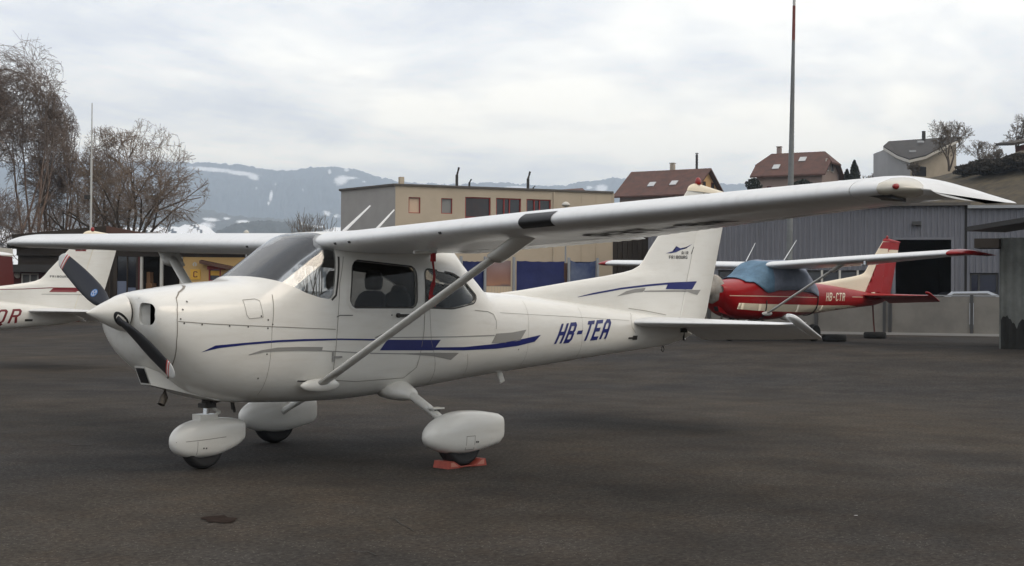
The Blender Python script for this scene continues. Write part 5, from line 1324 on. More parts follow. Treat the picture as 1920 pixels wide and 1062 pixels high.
# ------------------------------------------------------------------ masts and lamps
D = 52; mb = MB(); p = gpt(1478, D); q = gpt(1487.5, D); zr = zof(1484, 75, D); zw = zof(1485, 10, D)
def pt_(z): k = (z-.4)/14; return (p[0]+(q[0]-p[0])*k, p[1]+(q[1]-p[1])*k, z)
pl = thing('flag_mast', (p[0], p[1], .4), 'tall grey metal mast with a red band, in front of the hangar', 'mast')
mb.tube([pt_(.35), pt_(6), pt_(zr)], [.125, .105, .06], 14); mb.build('shaft', [M['pole']], pl)
mb = MB(); mb.tube([pt_(zr), pt_(zw)], [.062, .055], 14); mb.build('red_band', [M['polered']], pl)
mb = MB(); mb.tube([pt_(zw), pt_(zw+1.8)], [.053, .045], 14); mb.build('top_section', [M['polewhite']], pl)
mb = MB(); mb.box((p[0], p[1], .42), (.5, .5, .12)); mb.build('base', [M['greywall']], pl); child_fix(pl)
D = 57; p = gpt(169, D); am = thing('antenna_mast', (p[0], p[1], 3.5), 'thin white antenna mast rising over the low building at left', 'mast')
mb = MB(); mb.tube([(p[0], p[1], 3.2), (p[0], p[1], zof(169, 300, D))], .045, 8); mb.tube([(p[0], p[1], zof(169, 300, D)), (p[0], p[1], zof(169, 193, D))], [.035, .02], 8); mb.build('shaft', [M['polewhite']], am)
mb = MB(); mb.box((p[0]-.13*_r[0], p[1]-.13*_r[1], zof(169, 370, D)), (.22, .2, .16)); mb.build('junction_box', [M['roofdark']], am); child_fix(am)
def lamp(u, v, D, wd, label):
    p = gpt(u, D); z = zof(u, v, D); t = thing('street_lamp', (p[0], p[1], 0), label, 'lamp', 'dome lamps on poles'); mb = MB(); mb.tube([(0, 0, 0), (0, 0, z-.05)], .035, 8); mb.build('pole', [M['galv']], t)
    mb = MB(); mb.lathe([(z+.02, wd), (z+.04, wd*1.02), (z+.10, wd*.85), (z+.15, wd*.45), (z+.17, .01)], 20, axis='z'); mb.lathe([(z+.02, wd), (z-.03, wd*.7), (z-.06, .01)], 20, axis='z'); mb.build('lamp_head', [M['frame_w']], t)
lamp(1060, 386, 58, .17, 'white dome lamp on a pole before the beige building'); lamp(461, 439, 58, .12, 'small white dome lamp just above the white wing at left')
# ------------------------------------------------------------------ control building (left)
cbg = thing('control_building', (*gpt(300, 60), 0), 'low brown roofed airfield office with glass front and yellow C sign', 'building')
CW = Wall(gpt(20, 60), gpt(470, 60)); Zc = lambda v, u=300: zof(u, v, 60)
def cs(u): return CW.s_of(u)[0]
GT = Zc(482)  # head of the glazing
mb = MB()
for u0, u1 in ((212, 219), (255, 259)): CW.box(mb, cs(u0), cs(u1), 0, GT, -.12, .02)
CW.box(mb, cs(237), cs(239), 0, GT, -.08, 0); mb.build('dark_post', [M['brown_dark']], cbg)
mb = MB(); CW.box(mb, cs(259), cs(263), 0, GT, -.12, .03); mb.build('red_post', [M['darkred']], cbg)
for u0, u1 in ((263, 267), (300, 305), (337, 342)):
    mb = MB(); CW.box(mb, cs(u0), cs(u1), 0, GT, -.12, .05); mb.build('post', [M['frame_w']], cbg)
for u0, u1 in ((219, 237), (239, 255)):
    mb = MB(); CW.box(mb, cs(u0)+.01, cs(u1)-.01, .1, GT, -.07, -.06); mb.build('glass_pane', [M['pane']], cbg)
    mb = MB(); CW.box(mb, cs(u0)+.01, cs(u1)-.01, .1, Zc(528 if u0 < 230 else 540), -.05, -.04); mb.build('blue_panel', [mat('blue_grey_panel', (.16, .19, .27), .7)], cbg)
mb = MB(); CW.box(mb, cs(262), cs(345), 0, GT, -2.6, -2.5); CW.box(mb, cs(305), cs(337), 0, GT, -2.3, -2.2); mb.build('inner_wall', [M['brown_dark']], cbg)
mb = MB(); CW.box(mb, cs(268), cs(279), 0, Zc(531), -1.3, -.5); CW.box(mb, cs(268), cs(274), Zc(531), Zc(510), -1.2, -.6); mb.build('crate_stack', [mat('brown_crate', (.30, .16, .08), .9)], cbg)
cw_win = CW.rect(391, 414, 503, 528)
mb = MB(); CW.holed(mb, 0, GT, [cw_win], .25, 0, cs(343), cs(460)); mb.build('wall', [M['yellow']], cbg)
window(CW, cw_win, cbg, M['redframe'], M['pane'], .06, rec=.05)
mb = MB(); CW.box(mb, cs(391)-.05, cs(424), Zc(505), Zc(498), 0, .10); mb.build('window_head', [M['redframe']], cbg)
mb = MB(); CW.box(mb, cs(392)+.05, cs(413), Zc(516), Zc(507), -.06, -.03); mb.build('window_poster', [M['signyellow']], cbg)
mb = MB(); CW.box(mb, cs(357), cs(376), Zc(524), Zc(505), .004, .03); sg = mb.build('sign_board', [M['signyellow']], cbg)
mb = MB(); s0_ = cs(362.5); hh = Zc(508.5)-Zc(520)
for ch, pol in word('C', 0, 0, hh, (cs(370.5)-s0_), 0, weight=.14):
    for q in pol: mb.add([CW.at(s0_+a, Zc(520)+b, .034) for a, b in q], [(0, 1, 2, 3)])
mb.build('letter', [M['maroon']], sg)
mb = MB(); c0 = cs(365); zc_ = Zc(495.5)
def ringpoly(r0, r1, n=24, o=.02):
    V = [CW.at(c0+r*math.cos(2*math.pi*i/n), zc_+r*math.sin(2*math.pi*i/n), o) for r in (r0, r1) for i in range(n)]; return V, [(i, (i+1) % n, n+(i+1) % n, n+i) for i in range(n)]
V, F = ringpoly(.002, .13); mb.add(V, F); V, F = ringpoly(.09, .13, o=.024); mb.add(V, F, 1); mb.add([CW.at(c0-.02, zc_-.17, .02), CW.at(c0+.02, zc_-.17, .02), CW.at(c0+.02, zc_+.05, .026), CW.at(c0-.02, zc_+.05, .026)], [(0, 1, 2, 3)], 1)
mb.build('round_emblem', [M['frame_w'], M['yellow']], cbg)
# roof: shallow gable, apex at u=205
mb = MB(); prof = [(cs(30), Zc(441, 30)), (cs(205), Zc(425, 205)), (cs(300), Zc(443, 300)), (cs(470), Zc(452, 470))]
for i, ((a, za), (b, zb)) in enumerate(zip(prof[:-1], prof[1:])):
    P_ = [CW.at(a, za-.42, .55), CW.at(b, zb-.42, .55), CW.at(b, zb-.42, -7), CW.at(a, za-.42, -7), CW.at(a, za, .55), CW.at(b, zb, .55), CW.at(b, zb, -7), CW.at(a, za, -7)]; mb.hexa(P_, 0 if i == 0 else 1)
mb.build('roof', [M['brown_dark'], M['brown_fascia']], cbg)  # left slab dark, right ones reddish: shade and sun put into the colours
mb = MB(); CW.box(mb, cs(279), cs(298), Zc(444), Zc(436), -.5, .2); mb.build('roof_box', [M['greywall']], cbg)
mb = MB(); CW.box(mb, cs(30), cs(212), 0, Zc(440, 60), -.4, -.2); CW.box(mb, cs(30), cs(470), GT+.01, Zc(452), -.3, -.02); CW.box(mb, cs(30), cs(460), 0, Zc(452), -7, -6.8); mb.build('dark_wall', [M['brown_dark']], cbg)
mb = MB(); P_ = [(cs(378), Zc(489)), (cs(450), Zc(503))]
mb.hexa([CW.at(P_[0][0], P_[0][1]-.12, .5), CW.at(P_[1][0], P_[1][1]-.12, .5), CW.at(P_[1][0], P_[1][1]-.12, .06), CW.at(P_[0][0], P_[0][1]-.12, .06), CW.at(P_[0][0], P_[0][1], .5), CW.at(P_[1][0], P_[1][1], .5), CW.at(P_[1][0], P_[1][1]+.05, .06), CW.at(P_[0][0], P_[0][1]+.05, .06)])
mb.build('awning', [M['brown_fascia']], cbg); child_fix(cbg)
# lean-to and van, far left
lt = thing('lean_to', (*gpt(70, 54), 0), 'dark lean-to with a small white framed window behind the left airplane', 'shed')
LWt = Wall(gpt(18, 54), gpt(150, 54)); z5 = lambda v: zof(60, v, 54); lw = LWt.rect(40, 72, 513, 537)
mb = MB(); LWt.holed(mb, 0, z5(511), [lw], .2); mb.build('wall', [M['darkred']], lt)
window(LWt, lw, lt, M['frame_w'], mat('grey_pane', (.16, .17, .17), .3), .05, mull=(.5,), rec=.04)
mb = MB(); LWt.box(mb, -.2, LWt.L, z5(511)+.003, z5(497), -4, .5); mb.build('roof', [M['roofdark']], lt)
mb = MB(); LWt.box(mb, 0, LWt.L, 0, z5(511), -4, -3.9); mb.build('back_wall', [M['brown_dark']], lt)
mb = MB(); x, y, _ = LWt.at(LWt.s_of(34)[0], 0, .05); mb.lathe([(-.02, .01), (-.02, .13), (.02, .13), (.02, .01)], 20, axis='y', at=(x, y, z5(516))); mb.build('round_dish', [M['frame_w']], lt); child_fix(lt)
p = gpt(-25, 50); v_ = thing('parked_van', (p[0], p[1], 0), 'red van with a white roof half cut by the left picture edge', 'van', rz=-YAW)
mb = MB(); mb.hexa([(-1.6, -.9, .5), (.75, -.9, .5), (.75, .9, .5), (-1.6, .9, .5), (-1.6, -.85, 2.75), (.60, -.85, 2.75), (.60, .85, 2.75), (-1.6, .85, 2.75)]); mb.hexa([(.76, -.9, .5), (1.35, -.9, .5), (1.35, .9, .5), (.76, .9, .5), (.76, -.88, 1.5), (1.2, -.88, 1.4), (1.2, .88, 1.4), (.76, .88, 1.5)]); mb.build('body', [M['carred']], v_)
mb = MB(); mb.box((-.5, 0, 2.90), (2.2, 1.8, .28)); mb.build('roof', [M['frame_w']], v_)
mb = MB(); mb.box((-.3, -.905, 2.25), (1.4, .02, .5)); mb.build('side_window', [M['pane']], v_)
for x in (-1.0, .85):
    mb = MB(); mb.lathe([(-.1, .2), (-.1, .36), (.1, .36), (.1, .2)], 20, axis='y', at=(x, -.8, .36)); mb.build('wheel', [M['rubber']], v_)
# ------------------------------------------------------------------ houses on the hill
def tiles(name, c1, c2):
    m = mat(name, c1, .9, col2=c2, vscale=1.3, detail=8); nt = m.node_tree; N = nt.nodes; L = nt.links
    tc = N.new('ShaderNodeTexCoord'); w = N.new('ShaderNodeTexWave'); w.bands_direction = 'Z'; w.inputs['Scale'].default_value = 2.4; L.new(tc.outputs['Object'], w.inputs['Vector'])
    b = N.new('ShaderNodeBump'); b.inputs['Strength'].default_value = .5; b.inputs['Distance'].default_value = .05; L.new(w.outputs['Fac'], b.inputs['Height']); L.new(b.outputs[0], N['Principled BSDF'].inputs['Normal']); return m
M['tile'] = tiles('brown_red_tiles', (.125, .060, .047), (.085, .048, .040)); M['tile_dark'] = tiles('dark_slate', (.050, .046, .045), (.034, .033, .034))
M['pink'] = mat('pinkish_render', (.31, .24, .215), .9, var=.1, vscale=.6); M['sunlit_gable'] = mat('sunlit_gable_render', (.62, .38, .17), .9, var=.08, vscale=.6); M['palewall'] = mat('pale_grey_render', (.36, .36, .365), .9, var=.1, vscale=.5)  # gable render carries warm sunlight in its colour
M['tanwall'] = mat('tan_render', (.46, .40, .32), .9, var=.15, vscale=.6); M['shutter'] = mat('dark_red_shutter', (.12, .02, .018), .8); M['skylight'] = mat('skylight', (.45, .46, .47), .15, spec=.8)
def house(u, v, D, th, L_, Wd, hwall, hroof, hip, label, wall, gable, tile, wins_long=(), wins_gable=(), sky=(), chim=(), flat_l=0):
    """u,v: near right bottom corner under the eave line; ridge runs left-far to right-near"""
    o = G(u, v, D); t = thing('house', (o[0], o[1], o[2]-hwall-3), label, 'house', 'houses on the hill', rz=-YAW-th)
    # local x along the ridge (to the right), local y away from the camera; origin near-right corner
    z0, z1 = 0, hwall+3; zr = z1+hroof; hb = hip
    mb = MB(); mb.box((-L_/2, Wd/2, z1/2), (L_, Wd, z1)); 
    mb.build('wall', [wall], t)
    k = hb
    for x in (.004, -L_-.004):
        zz = zr-.15; P_ = [(x, 0.02, 0), (x, Wd-.02, 0), (x, Wd-.02, z1), (x, Wd/2+Wd/2*k, z1+(hroof)*(1-k)-.05), (x, Wd/2-Wd/2*k, z1+hroof*(1-k)-.05), (x, .02, z1)]
        if k < .01: P_ = [(x, .02, 0), (x, Wd-.02, 0), (x, Wd-.02, z1), (x, Wd/2, zr-.05), (x, .02, z1)]
        mb = MB(); mb.add(P_, [tuple(range(len(P_)))]); mb.build('gable_wall', [gable], t)
    ov = .65; og = .55; dz = ov*hroof/(Wd/2); mb = MB(); th_ = .18
    for s in (0, 1):
        ye = -ov if s == 0 else Wd+ov; yr = Wd/2; ze = z1-dz; kk = k
        yk = yr+(ye-yr)*kk*.999; zk = zr+(ze-zr)*kk
        A = [(-L_-og, ye, ze), (og, ye, ze), (og, yk, zk), (og-kk*Wd*.42, yr, zr), (-L_-og+kk*Wd*.42, yr, zr), (-L_-og, yk, zk)]
        n = len(A); V = A+[(x, y, z-th_) for x, y, z in A]; mb.add(V, [tuple(range(n)), tuple(range(n, 2*n))[::-1]]+[(i, (i+1) % n, n+(i+1) % n, n+i) for i in range(n)])
    if k > .01:
        for sx in (1, -1):
            xe = og if sx > 0 else -L_-og; xr = xe-sx*k*Wd*.42; ya = Wd/2-(Wd/2+ov)*k; yb = Wd/2+(Wd/2+ov)*k; zk = zr+(z1-dz-zr)*k
            A = [(xe+sx*.15, ya, zk-.1), (xe+sx*.15, yb, zk-.1), (xr, Wd/2, zr)]; V = A+[(x-sx*.05, y, z-th_) for x, y, z in A]; mb.add(V, [(0, 1, 2), (5, 4, 3), (0, 1, 4, 3), (1, 2, 5, 4), (2, 0, 3, 5)])
    rf_ = recalc(mb.mesh('roof')); ro = link('roof', rf_, [tile], t)
    Wl = Wall((-L_, 0), (0, 0)); Wg = Wall((0, 0), (0, Wd))
    for a, b, c, d in wins_long:
        mb = MB(); Wl.box(mb, a, a+b, c, c+d, .0, .05); f_ = mb.build('window', [M['frame_w'] if b > 1.1 else M['shutter']], t); mb = MB(); Wl.box(mb, a+.08, a+b-.08, c+.08, c+d-.08, .052, .06); mb.build('pane', [M['pane']], f_)
    for a, b, c, d, m_ in wins_gable:
        mb = MB(); Wg.box(mb, a, a+b, c, c+d, .0, .08); f_ = mb.build('window', [m_], t); mb = MB(); Wg.box(mb, a+.08, a+b-.08, c+.08, c+d-.08, .082, .09); mb.build('pane', [M['pane'] if m_ is not M['shutter'] else M['dark']], f_)
    for a, q in sky:
        y = -ov+(Wd/2+ov)*q; z = z1-dz+(hroof+dz)*q; mb = MB(); e_ = Vector((0, Wd/2+ov, hroof+dz)).normalized(); n_ = Vector((0, -e_.z, e_.y)); c = Vector((-L_+a, y, z))+n_*.03
        X = Vector((1, 0, 0)); P_ = [c-X*.38-e_*.42, c+X*.38-e_*.42, c+X*.38+e_*.42, c-X*.38+e_*.42]; mb.hexa([tuple(p) for p in P_]+[tuple(p+n_*.07) for p in P_]); mb.build('skylight', [M['skylight']], ro)
    for a, w_, h_, m_ in chim:
        mb = MB(); mb.box((-L_+a, Wd/2+.3, zr+h_/2-.6), (w_, w_, h_+1.0)); mb.box((-L_+a, Wd/2+.3, zr+h_-.1+.1), (w_*1.25, w_*1.25, .09)); mb.build('chimney', [m_], ro)
    return t
house(1297, 356, 148, R(33), 8.6, 7.2, 2.6, 2.55, 0, 'long house with brown tiled roof and gable coloured sunlit orange on the hill', M['pink'], M['sunlit_gable'], M['tile'],
      wins_long=[(.7, .4, 3.2, 1.1), (2.2, 1.3, 3.7, 1.0), (3.7, .4, 3.6, 1.1), (6.0, .4, 3.6, 1.1), (7.6, 1.2, 3.6, 1.1)], wins_gable=[(2.6, .7, 5.3, 1.4, M['shutter']), (4.7, .7, 5.2, 1.5, M['shutter'])],
      sky=[(3.3, .42), (5.9, .44)], chim=[(4.4, .45, .75, M['tanwall']), (7.3, .2, 1.7, M['roofdark'])])
house(1541, 318, 150, R(30), 7.3, 6.0, 3.0, 2.25, .46, 'pink house with half hipped brown roof beside the cypress', M['pink'], M['pink'], M['tile'],
      wins_long=[(1.2, .5, 3.6, .8), (5.0, 1.6, 3.0, 1.0)], wins_gable=[(1.3, .9, 6.0, 1.3, M['frame_w']), (3.0, .9, 6.0, 1.3, M['frame_w'])], sky=[(2.0, .36), (4.6, .66)], chim=[(1.4, .45, .75, M['pink'])])
# third house, seen corner on, roof rising to both sides
h3 = thing('house', tuple(G(1705, 340, 150)), 'pale house with wide dark roof and white eaves behind the bare tree', 'house', 'houses on the hill')
def g3(u, v, D): return tuple(G(u, v, D))
A, Bc, Cc = gpt(1663, 153), gpt(1706, 148), gpt(1792, 152); zb = zof(1700, 345, 150)-2
mb = MB(); mb.add([(*A, zb), (*Bc, zb), (*Bc, zof(1706, 303, 148)), (*A, zof(1663, 278, 153))], [(0, 1, 2, 3)]); bk = _f[:2]*6
mb.add([(*A, zb), (*(A+bk), zb), (*(A+bk), zof(1663, 278, 153)), (*A, zof(1663, 278, 153))], [(0, 1, 2, 3)]); mb.build('wall', [M['palewall']], h3)
mb = MB(); mb.add([(*Bc, zb), (*Cc, zb), (*Cc, zof(1792, 268, 152)), (*Bc, zof(1706, 303, 148))], [(0, 1, 2, 3)])
mb.add([(*Cc, zb), (*(Cc+bk), zb), (*(Cc+bk), zof(1792, 268, 152)), (*Cc, zof(1792, 268, 152))], [(0, 1, 2, 3)]); mb.add([(*(A+bk), zb), (*(Cc+bk), zb), (*(Cc+bk), zof(1792, 268, 152)), (*(A+bk), zof(1663, 278, 153))], [(0, 1, 2, 3)]); mb.build('front_wall', [M['tanwall']], h3)
ed = [g3(1656, 274, 152.5), g3(1682, 290, 150), g3(1705, 298, 147), g3(1735, 291, 148), g3(1772, 272, 150), g3(1803, 258, 152)]; rg = [g3(1666, 265, 157), g3(1803, 256, 157)]
top = ed+[rg[1], rg[0]]; n = len(top); low = [(x, y, z-.16) for x, y, z in top]
mb = MB(); mb.add(top+low, [(0, 1, 7), (1, 2, 7), (2, 3, 7), (3, 6, 7), (3, 4, 6), (4, 5, 6)]+[(i, (i+1) % n, n+(i+1) % n, n+i) for i in range(n)]+[(8, 9, 15), (9, 10, 15), (10, 11, 15), (11, 14, 15), (11, 12, 14), (12, 13, 14)])
rb = [(x+_f[0]*6, y+_f[1]*6, z-2.0) for x, y, z in rg]; mb.add([rg[0], rg[1], rb[1], rb[0]], [(0, 1, 2, 3)]); ro = mb.build('roof', [M['tile_dark']], h3)
mb = MB(); E_ = [(x-_f[0]*.05, y-_f[1]*.05, z) for x, y, z in ed]; mb.add([(x, y, z-.13) for x, y, z in E_]+[(x, y, z-.42) for x, y, z in E_]+[(x+_f[0]*.2, y+_f[1]*.2, z-.42) for x, y, z in E_], [(i, i+1, 7+i, 6+i) for i in range(5)]+[(6+i, 7+i, 13+i, 12+i) for i in range(5)]); mb.build('eaves', [M['frame_w']], h3)
for u, v in ((1711, 284), (1726, 266)):
    c = G(u, v, 150.2 if v > 280 else 154); mb = MB(); mb.box((0, 0, 0), (.7, .25, .2), rz=-YAW); o = mb.build('skylight', [M['skylight']], ro, loc=tuple(c))
mb = MB(); c = G(1732, 258, 156); mb.box(tuple(c), (.3, .3, 1.4)); mb.build('chimney', [M['roofdark']], ro)
mb = MB(); WW = Wall(Bc, Cc); mb2 = MB(); r_ = WW.rect(1697+12, 1735, 312, 330); WW.box(mb, r_[0], r_[1], r_[2], r_[3], .01, .05); mb.build('window', [M['pane']], h3); child_fix(h3)
# sliver of a roofed house at the right edge
h4 = thing('house', tuple(G(1925, 310, 140)), 'dark brown house corner with overhanging roof at the right edge', 'house', 'houses on the hill')
c = G(1955, 300, 140); mb = MB(); mb.box((c[0], c[1], c[2]-.5), (4, 4, 4.0), rz=-YAW); mb.build('wall', [M['darkred']], h4)
mb = MB(); a_ = G(1899, 273, 140); e_ = _r[:2]*4.5; P_ = [(a_[0], a_[1], a_[2]), (a_[0]+e_[0], a_[1]+e_[1], a_[2]+.8), (a_[0]+e_[0]+_f[0]*5, a_[1]+e_[1]+_f[1]*5, a_[2]+1.3), (a_[0]+_f[0]*5, a_[1]+_f[1]*5, a_[2]+.5)]; mb.hexa(P_+[(x, y, z+.25) for x, y, z in P_]); mb.build('roof', [M['brown_dark']], h4); child_fix(h4)
# brown roof peeping over the beige building
h5 = thing('house', tuple(G(1065, 365, 110)), 'low brown red roof showing just behind the beige building', 'house', 'houses on the hill')
mb = MB(); P_ = [g3(1035, 361, 108), g3(1102, 362, 108), g3(1102, 362, 118), g3(1035, 361, 118), g3(1045, 356, 110), g3(1092, 353, 110), g3(1092, 353, 116), g3(1045, 356, 116)]; mb.hexa(P_); mb.build('roof', [M['tile']], h5)
mb = MB(); c = G(1068, 400, 112); mb.box((c[0], c[1], 3.6), (3.2, 3, 8.2), rz=-YAW); mb.build('wall', [M['pink']], h5); child_fix(h5)
# ------------------------------------------------------------------ trees
def grow(rng, base, H, spread, n0, levels, droop=0.0, up=.3, lean=(0, 0), split=(2, 4), r0=.18, len0=.3, ratio=.74, taper=.62, kink=.18, fork_h=.25, twig=.006, env=None, side=.6):
    """returns segments (p,q,rp,rq,level)"""
    out = []; 
    def branch(p, d, L_, r, lv):
        n = 3 if lv < levels-1 else 2; seg = L_/n; q = p
        for i in range(n):
            d = d+np.array([rng.gauss(0, kink), rng.gauss(0, kink), rng.gauss(0, kink)+ (up*.25 if lv < levels*.6 else -droop)]); d = d/np.linalg.norm(d)
            ra = r*(1-.3*i/n); rb = r*(1-.3*(i+1)/n); nq = q+d*seg
            if env is not None and lv > 0:
                ex = math.sqrt(((nq[0]-env[0])/env[3])**2+((nq[1]-env[1])/env[3])**2+((nq[2]-env[2])/env[4])**2)
                if ex > 1+.10*math.sin(nq[0]*2.1+nq[2]*1.7) and (lv > 2 or nq[2] > env[2]): return
                if ex > 1.2: return
                if ex > .8: d = d+np.array([0, 0, -droop*.5])
            out.append((q, nq, ra, rb, lv)); q = nq
            if lv < levels and i < n-1 and lv > 0 and rng.random() < side:
                a = rng.uniform(.5, 1.0); sd_ = np.cross(d, [rng.gauss(0, 1) for _ in range(3)]); sd_ /= np.linalg.norm(sd_)+1e-9; dd = d*math.cos(a)+sd_*math.sin(a)*spread; branch(q, dd/np.linalg.norm(dd), L_*ratio*rng.uniform(.6, .95), max(twig, ra*.5), lv+1)
        if lv < levels:
            for k in range(rng.randint(*split)):
                a = rng.uniform(.2, .65)*spread; sd_ = np.cross(d, [rng.gauss(0, 1) for _ in range(3)]); sd_ /= np.linalg.norm(sd_)+1e-9
                dd = d*math.cos(a)+sd_*math.sin(a); dd[2] += up*.3*(1 if lv < 3 else 0); branch(q, dd/np.linalg.norm(dd), L_*ratio*rng.uniform(.8, 1.1), max(twig, r*taper), lv+1)
    p = np.array(base, float); 
    for k in range(n0):
        d = np.array([lean[0]+rng.gauss(0, .12*(n0 > 1)*2), lean[1]+rng.gauss(0, .12*(n0 > 1)*2), 1.0]); branch(p, d/np.linalg.norm(d), H*len0, r0*(1 if n0 == 1 else .7), 0)
    return out
def tree(name, segs, H, base, label, cat, mt_t, mt_c, group=None, cut=1):
    # scale so that the top reaches H
    P_ = np.array([s[1] for s in segs]); b = np.array(base, float); k = H/(P_[:, 2].max()-b[2])
    t = thing(name, tuple(b), label, cat, group)
    for nm, sel, ns in (('trunk', lambda l: l <= cut, 7), ('crown', lambda l: l > cut, 3)):
        S = [s for s in segs if sel(s[4])]; V = np.zeros((len(S)*2*ns, 3)); F = []
        a = (np.array([s[0] for s in S])-b)*k; q = (np.array([s[1] for s in S])-b)*k; d = q-a; d /= np.linalg.norm(d, axis=1)[:, None]+1e-9
        ref = np.where(np.abs(d[:, 2:3]) > .9, np.array([[1., 0, 0]]), np.array([[0, 0, 1.]])); x = np.cross(d, ref); x /= np.linalg.norm(x, axis=1)[:, None]; y = np.cross(d, x)
        ra = np.array([s[2] for s in S])[:, None]; rb = np.array([s[3] for s in S])[:, None]
        V = V.reshape(len(S), 2, ns, 3)
        for j in range(ns):
            c_, s_ = math.cos(2*math.pi*j/ns), math.sin(2*math.pi*j/ns); V[:, 0, j] = a+ra*(x*c_+y*s_); V[:, 1, j] = q+rb*(x*c_+y*s_)
        V = V.reshape(-1, 3)
        idx = np.arange(len(S))[:, None]*2*ns
        F = np.concatenate([np.stack([idx[:, 0]+j, idx[:, 0]+(j+1) % ns, idx[:, 0]+ns+(j+1) % ns, idx[:, 0]+ns+j], 1) for j in range(ns)])
        me = bpy.data.meshes.new(nm); me.vertices.add(len(V)); me.vertices.foreach_set('co', V.ravel()); me.loops.add(len(F)*4); me.loops.foreach_set('vertex_index', F.ravel()); me.polygons.add(len(F)); me.polygons.foreach_set('loop_start', np.arange(0, len(F)*4, 4)); me.polygons.foreach_set('loop_total', np.full(len(F), 4)); me.update(calc_edges=True)
        link(nm, me, [mt_t if nm == 'trunk' else mt_c], t)
    return t
M['bark'] = mat('dark_bark', (.10, .080, .065), .95, var=.4, vscale=4); M['bark_light'] = mat('birch_bark', (.20, .14, .11), .9, col2=(.06, .04, .03), vscale=3)
M['twig'] = mat('brown_twigs', (.26, .20, .155), .95, var=.3, vscale=1); M['twig_red'] = mat('reddish_twigs', (.22, .175, .15), .95, var=.3, vscale=1); M['twig_pale'] = mat('pale_twigs', (.17, .14, .11), .95, var=.3, vscale=1)
rg_ = random.Random(11)
def at_tree(u, v, D): p = gpt(u, D); return (p[0], p[1], gz(p[0], p[1])), zof(u, v, D)-gz(p[0], p[1])
def env_of(u, v0, v1, wpx, D):
    p = gpt(u, D); z1, z0 = zof(u, v0, D), zof(u, v1, D); return (p[0], p[1], (z0+z1)/2, wpx/FPX*D/2, (z1-z0)/2)
def big(name, u, v0, v1, wpx, D, label, n0, lv, mt_t, mt_c, cut, **k):
    b, H = at_tree(u, v0, D); e = env_of(u, v0, v1, wpx, D); segs = grow(rg_, b, H, k.pop('spread', 1.1), n0, lv, env=e, **k)
    top = max(s_[1][2] for s_ in segs)-b[2]; return tree(name, segs, top, b, label, 'tree' if 'tree' in name else 'bush', mt_t, mt_c, 'bare winter trees', cut)
big('bare_tree', 248, 232, 500, 262, 78, 'wide round bare tree behind the thin antenna mast', 5, 8, M['bark'], M['twig'], 2, r0=.22, up=.16, len0=.30, ratio=.80, split=(2, 2), twig=.010, kink=.12, side=.49)
big('bare_tree', 150, 262, 520, 170, 84, 'bare tree between the tall birch and the antenna mast', 3, 7, M['bark'], M['twig_red'], 2, r0=.18, up=.22, len0=.30, ratio=.79, split=(2, 2), twig=.013, kink=.12, side=.42)
for u, v0, w, D, l in ((25, 52, 215, 74, 'tall reddish birch with hanging twigs at the left edge'), (-75, 40, 200, 80, 'birch mostly outside the left edge of the picture'), (98, 190, 120, 82, 'shorter birch leaning beside the tall one')):
    big('birch_tree', u, v0, 560, w, D, l, 4, 8, M['bark_light'], M['twig_red'], 1, r0=.14, up=.9, droop=.10, len0=.30, ratio=.82, split=(2, 2), twig=.010, kink=.09, side=.66, spread=.8)
for u, v0, w, D, l in ((55, 345, 150, 96, 'low dark bare bush under the tall birch'), (140, 370, 120, 98, 'low dark bare bush left of the antenna mast'), (-15, 330, 130, 94, 'dark bare thicket at the left edge')):
    big('bare_bush', u, v0, 540, w, D, l, 5, 5, M['bark'], M['twig_red'], 0, r0=.08, up=.3, len0=.3, ratio=.82, split=(2, 3), twig=.016, kink=.18, side=.5)
for i, (u, v, D, l) in enumerate(((575, 398, 90, 'thin upright bare shrub left of the beige building'), (600, 388, 92, 'tallest thin shrub left of the beige building'), (628, 410, 90, 'pale bare shrub touching the beige building'))):
    b, H = at_tree(u, v, D); segs = grow(rg_, b, H, .55, 5, 4, r0=.05, up=.6, len0=.3, ratio=.72, split=(1, 3), twig=.012, kink=.08); tree('bare_shrub', segs, H, b, l, 'shrub', M['twig_pale'], M['twig_pale'], 'bare shrubs beside the building', 0)
for u, v0, w, D, l in ((1778, 224, 150, 144, 'large bare tree in front of the pale house'), (1838, 262, 110, 158, 'bare tree just right of the pale house'), (1905, 218, 120, 150, 'bare tree at the right edge on the hill'), (1868, 282, 90, 156, 'spreading bare tree left of the edge tree')):
    big('bare_tree', u, v0, 365, w, D, l, 3, 7, M['bark'], M['twig_pale'], 1, r0=.16, up=.22, len0=.30, ratio=.79, split=(2, 2), twig=.018, kink=.13, side=.38)
for u, v, D, l in ((1650, 317, 160, 'small bare bush left of the pale house'), (1625, 328, 160, 'smallest bare bush right of the cypress'), (1712, 330, 146, 'low bare bush before the pale house')):
    b, H = at_tree(u, v, D); H = max(H, 1.5); segs = grow(rg_, b, H, 1.3, 5, 4, r0=.06, up=.2, len0=.25, ratio=.8, split=(2, 4), twig=.02, kink=.2); tree('bare_bush', segs, H, b, l, 'bush', M['bark'], M['twig_pale'], 'bare bushes on the hill', 0)
